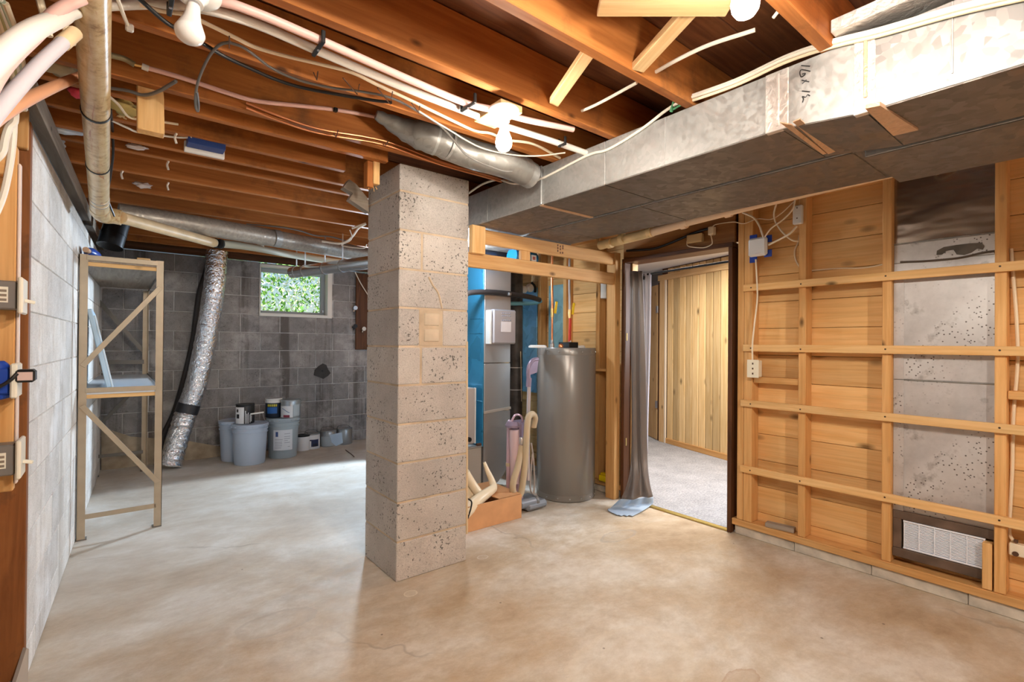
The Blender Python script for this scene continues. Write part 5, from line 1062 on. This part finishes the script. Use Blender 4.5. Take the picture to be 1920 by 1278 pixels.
cable('thin black cable down the left side of the waste pipe', [P(161, 190, y=2.3), P(166, 230, y=2.5), P(176, 270, y=2.6), P(188, 300, y=2.7), P(194, 318, y=2.75)], .004, M_BLACK)
cable('grey cable sagging from the waste pipe under the fourth joist', [P(205, 165, z=2.12), P(240, 170, z=2.12), P(268, 178, z=2.11), P(295, 172, z=2.11), P(330, 152, z=2.12)], .006, M_GREYC)
cable('pale wire running beside the wood block to the next joist', [P(204, 180, z=2.14), P(222, 196, z=2.14), P(240, 218, z=2.14), P(262, 224, z=2.14), P(300, 228, z=2.14), P(334, 233, z=2.14)], .005, M_CREAM)
cable('white wire running under the joists behind the wood block', [P(210, 226, z=2.15), P(240, 240, z=2.15), P(262, 248, z=2.15), P(330, 257, z=2.15), P(360, 257, z=2.15)], .005, M_IVORY)
cable('grey wires sagging above the round grey duct beside the pillar', [P(462, 420, z=2.145), P(520, 425, z=2.14), P(560, 432, z=2.13), P(590, 441, z=2.12), P(622, 444, z=2.12), P(650, 452, z=2.12)], .006, M_GREYC)
cable('white wire ends springing out beside the pillar above the round duct', [P(604, 452, w=3.7), P(640, 456, w=3.7), P(660, 444, w=3.7), P(672, 428, w=3.7), P(686, 419, w=3.7), P(660, 428, w=3.7)], .008, M_IVORY)
cable('thin white wire with a bent end beside the pillar', [P(656, 431, w=3.65), P(660, 444, w=3.65), P(655, 452, w=3.65), P(641, 460, w=3.65), P(680, 465, w=3.65), P(688, 458, w=3.65)], .004, M_IVORY)
cable('thin pale wire slanting down the back wall to the brown board', [P(666, 510, y=5.95), P(676, 530, y=5.98), P(690, 553, y=6.0)], .006, M_IVORY)
# hanging wood, paper and insulation
wbk = box('wood_block', (P(255, 200, z=2.1).x, P(307, 200, z=2.1).x), (2.255, 2.29), (1.975, 2.17), strip('z'), None, .003, rot=(-.25, 0, .03)); tag(wbk, 'square pale wood block nailed below the joists beside the waste pipe', 'wood block')
cb2 = thing('carton', 'small dark blue and white carton tucked between the joists', 'box', P(386, 275, z=2.13))
p = P(386, 277, z=2.13); box('blue_side', (p.x-.075, p.x+.075), (p.y-.045, p.y+.03), (2.125, 2.19), plain('carton_blue', (.01, .045, .22), .5), cb2, .002); box('white_side', (p.x-.082, p.x+.082), (p.y+.031, p.y+.05), (2.105, 2.155), M_WHITE, cb2, .002)
bk = thing('broken_block', 'splintered wood blocks hanging below the joist at the pillar top', 'wood block', P(700, 330, y=2.55))
box('block', (P(699, 330, y=2.44).x, P(711, 330, y=2.44).x), (2.43, 2.47), (P(705, 347, y=2.45).z, 2.15), strip('z'), bk); box('dark_block', (P(686, 330, y=2.46).x, P(698, 330, y=2.46).x), (2.44, 2.49), (P(690, 352, y=2.46).z, 2.15), joist('z'), bk)
for i in range(4): q_ = P(692+i*4, 350, y=2.46); beam('splinter', q_, q_+Vector((.004*(i-1), 0, -.012-.012*(i == 2))), .004, .003, strip('z'), bk)
nbk = thing('notched_block', 'grey notched wood block wedged against the pillar side under the joists', 'wood block', P(670, 365, y=2.7))
slab('block', [P(x, y, y=2.72) for x, y in ((644, 351), (655, 336), (668, 345), (690, 372), (692, 398), (655, 373), (662, 362))], (0, .05, .0), grey('x'), nbk)
for i, (px, py, s, col, lb) in enumerate(((110, 128, (.06, .05, .02), (.45, .36, .22), 'ragged tan insulation scrap under the joists left of the waste pipe'), (147, 172, (.035, .04, .02), (.62, .05, .08), 'pink insulation tuft left of the waste pipe'), (228, 200, (.06, .06, .02), (.52, .40, .14), 'yellow insulation batt showing right of the waste pipe'), (232, 222, (.03, .02, .015), (.74, .60, .36), 'torn pale paper edge of the yellow insulation'), (114, 240, (.07, .03, .02), (.58, .64, .72), 'torn bluish white insulation facing near the left wall top'), (107, 268, (.03, .03, .025), (.40, .36, .32), 'grey crumpled scrap on the left wall sill'), (256, 275, (.04, .02, .012), (.75, .66, .62), 'crumpled white plastic scrap on a joist'), (268, 347, (.045, .03, .015), (.62, .52, .48), 'crumpled foil-white plastic scrap between the rear joists'))):
    o = blob('insulation_scrap', P(px, py, z=2.165 if py < 300 else 2.17), s, plain('scrap_%d' % i, col, .8, var=.3, bumps=.4), None, i, .55); tag(o, lb, 'insulation')
for i, (px, py, lb) in enumerate(((331, 258, 'short white tag hanging from a joist left of the blue carton'), (316, 310, 'curled white strip hanging from a joist below the blue carton'), (316, 350, 'straight white strip hanging from a rear joist'), (230, 328, 'short white scrap hanging from a joist right of the waste pipe'))):
    a = P(px, py-8, z=2.15); o = tube('hanging_strip', [a, a+Vector((-.006, 0, -.02)), a+Vector((0, 0, -.045))], .005, M_IVORY); tag(o, lb, 'strip')
for i, (pts, lb) in enumerate((([(430, 68), (430, 90)], 'bent nail holding the grey cable loop'), ([(588, 136), (594, 150), (596, 134)], 'open staple under the third joist below the double clamp'), ([(643, 146), (670, 177), (674, 158)], 'wide rusty staple halfway along the third joist'), ([(708, 165), (732, 196), (736, 172)], 'rusty staple holding the two cables on the third joist'), ([(772, 193), (785, 212), (787, 199)], 'rusty staple where the cables leave the third joist'), ([(626, 250), (630, 258), (634, 244)], 'left staple on the copper pipes'), ([(718, 270), (722, 274), (728, 264)], 'right staple on the copper pipes'), ([(274, 176), (275, 193)], 'bent wire hook on top of the hanging wood block'))):
    o = tube('staple', [P(x, y, z=2.122) for x, y in pts], .0022, M_RUST, None, 6, 0); tag(o, lb, 'staple')

# ink marks on the second joist
for k, st in enumerate(([(1294, 52), (1297, 43), (1307, 38), (1318, 43), (1320, 54), (1311, 62), (1300, 61), (1294, 52)], [(1288, 63), (1298, 75)], [(1302, 68), (1308, 67), (1310, 72), (1304, 75), (1302, 70)], [(1312, 80), (1318, 84)])):
    tube('ink_stroke', [P(x, y, y=1.0585) for x, y in st], .0012, plain('ink_brown', (.10, .03, .02), .7), ce, 5, 4)
for x, y in ((1306, 34), (1282, 50)): slab('ink_smudge', [P(x-9, y+4, y=1.0592), P(x+8, y-5, y=1.0592), P(x+11, y+1, y=1.0592), P(x-6, y+9, y=1.0592)], (0, -.0006, 0), plain('ink_dark', (.05, .025, .02), .7), ce)
GR = {'staple': 'rusty staples under the joists', 'insulation_scrap': 'scraps of insulation and paper between the joists', 'hanging_strip': 'white strips hanging from the joists', 'pipe_clamp': 'black pipe clamps under the joists', 'ceiling_lamp': 'bulb holders under the joists', 'pail': 'lidded pails by the back wall', 'supply_pipe': 'water pipes under the joists', 'tap': 'taps on the back wall', 'duct': 'rectangular air ducts under the joists'}
for o in COL.objects:
    if o.parent is None and 'group' not in o.keys():
        g_ = GR.get(o.name.split('.')[0])
        if g_: o['group'] = g_
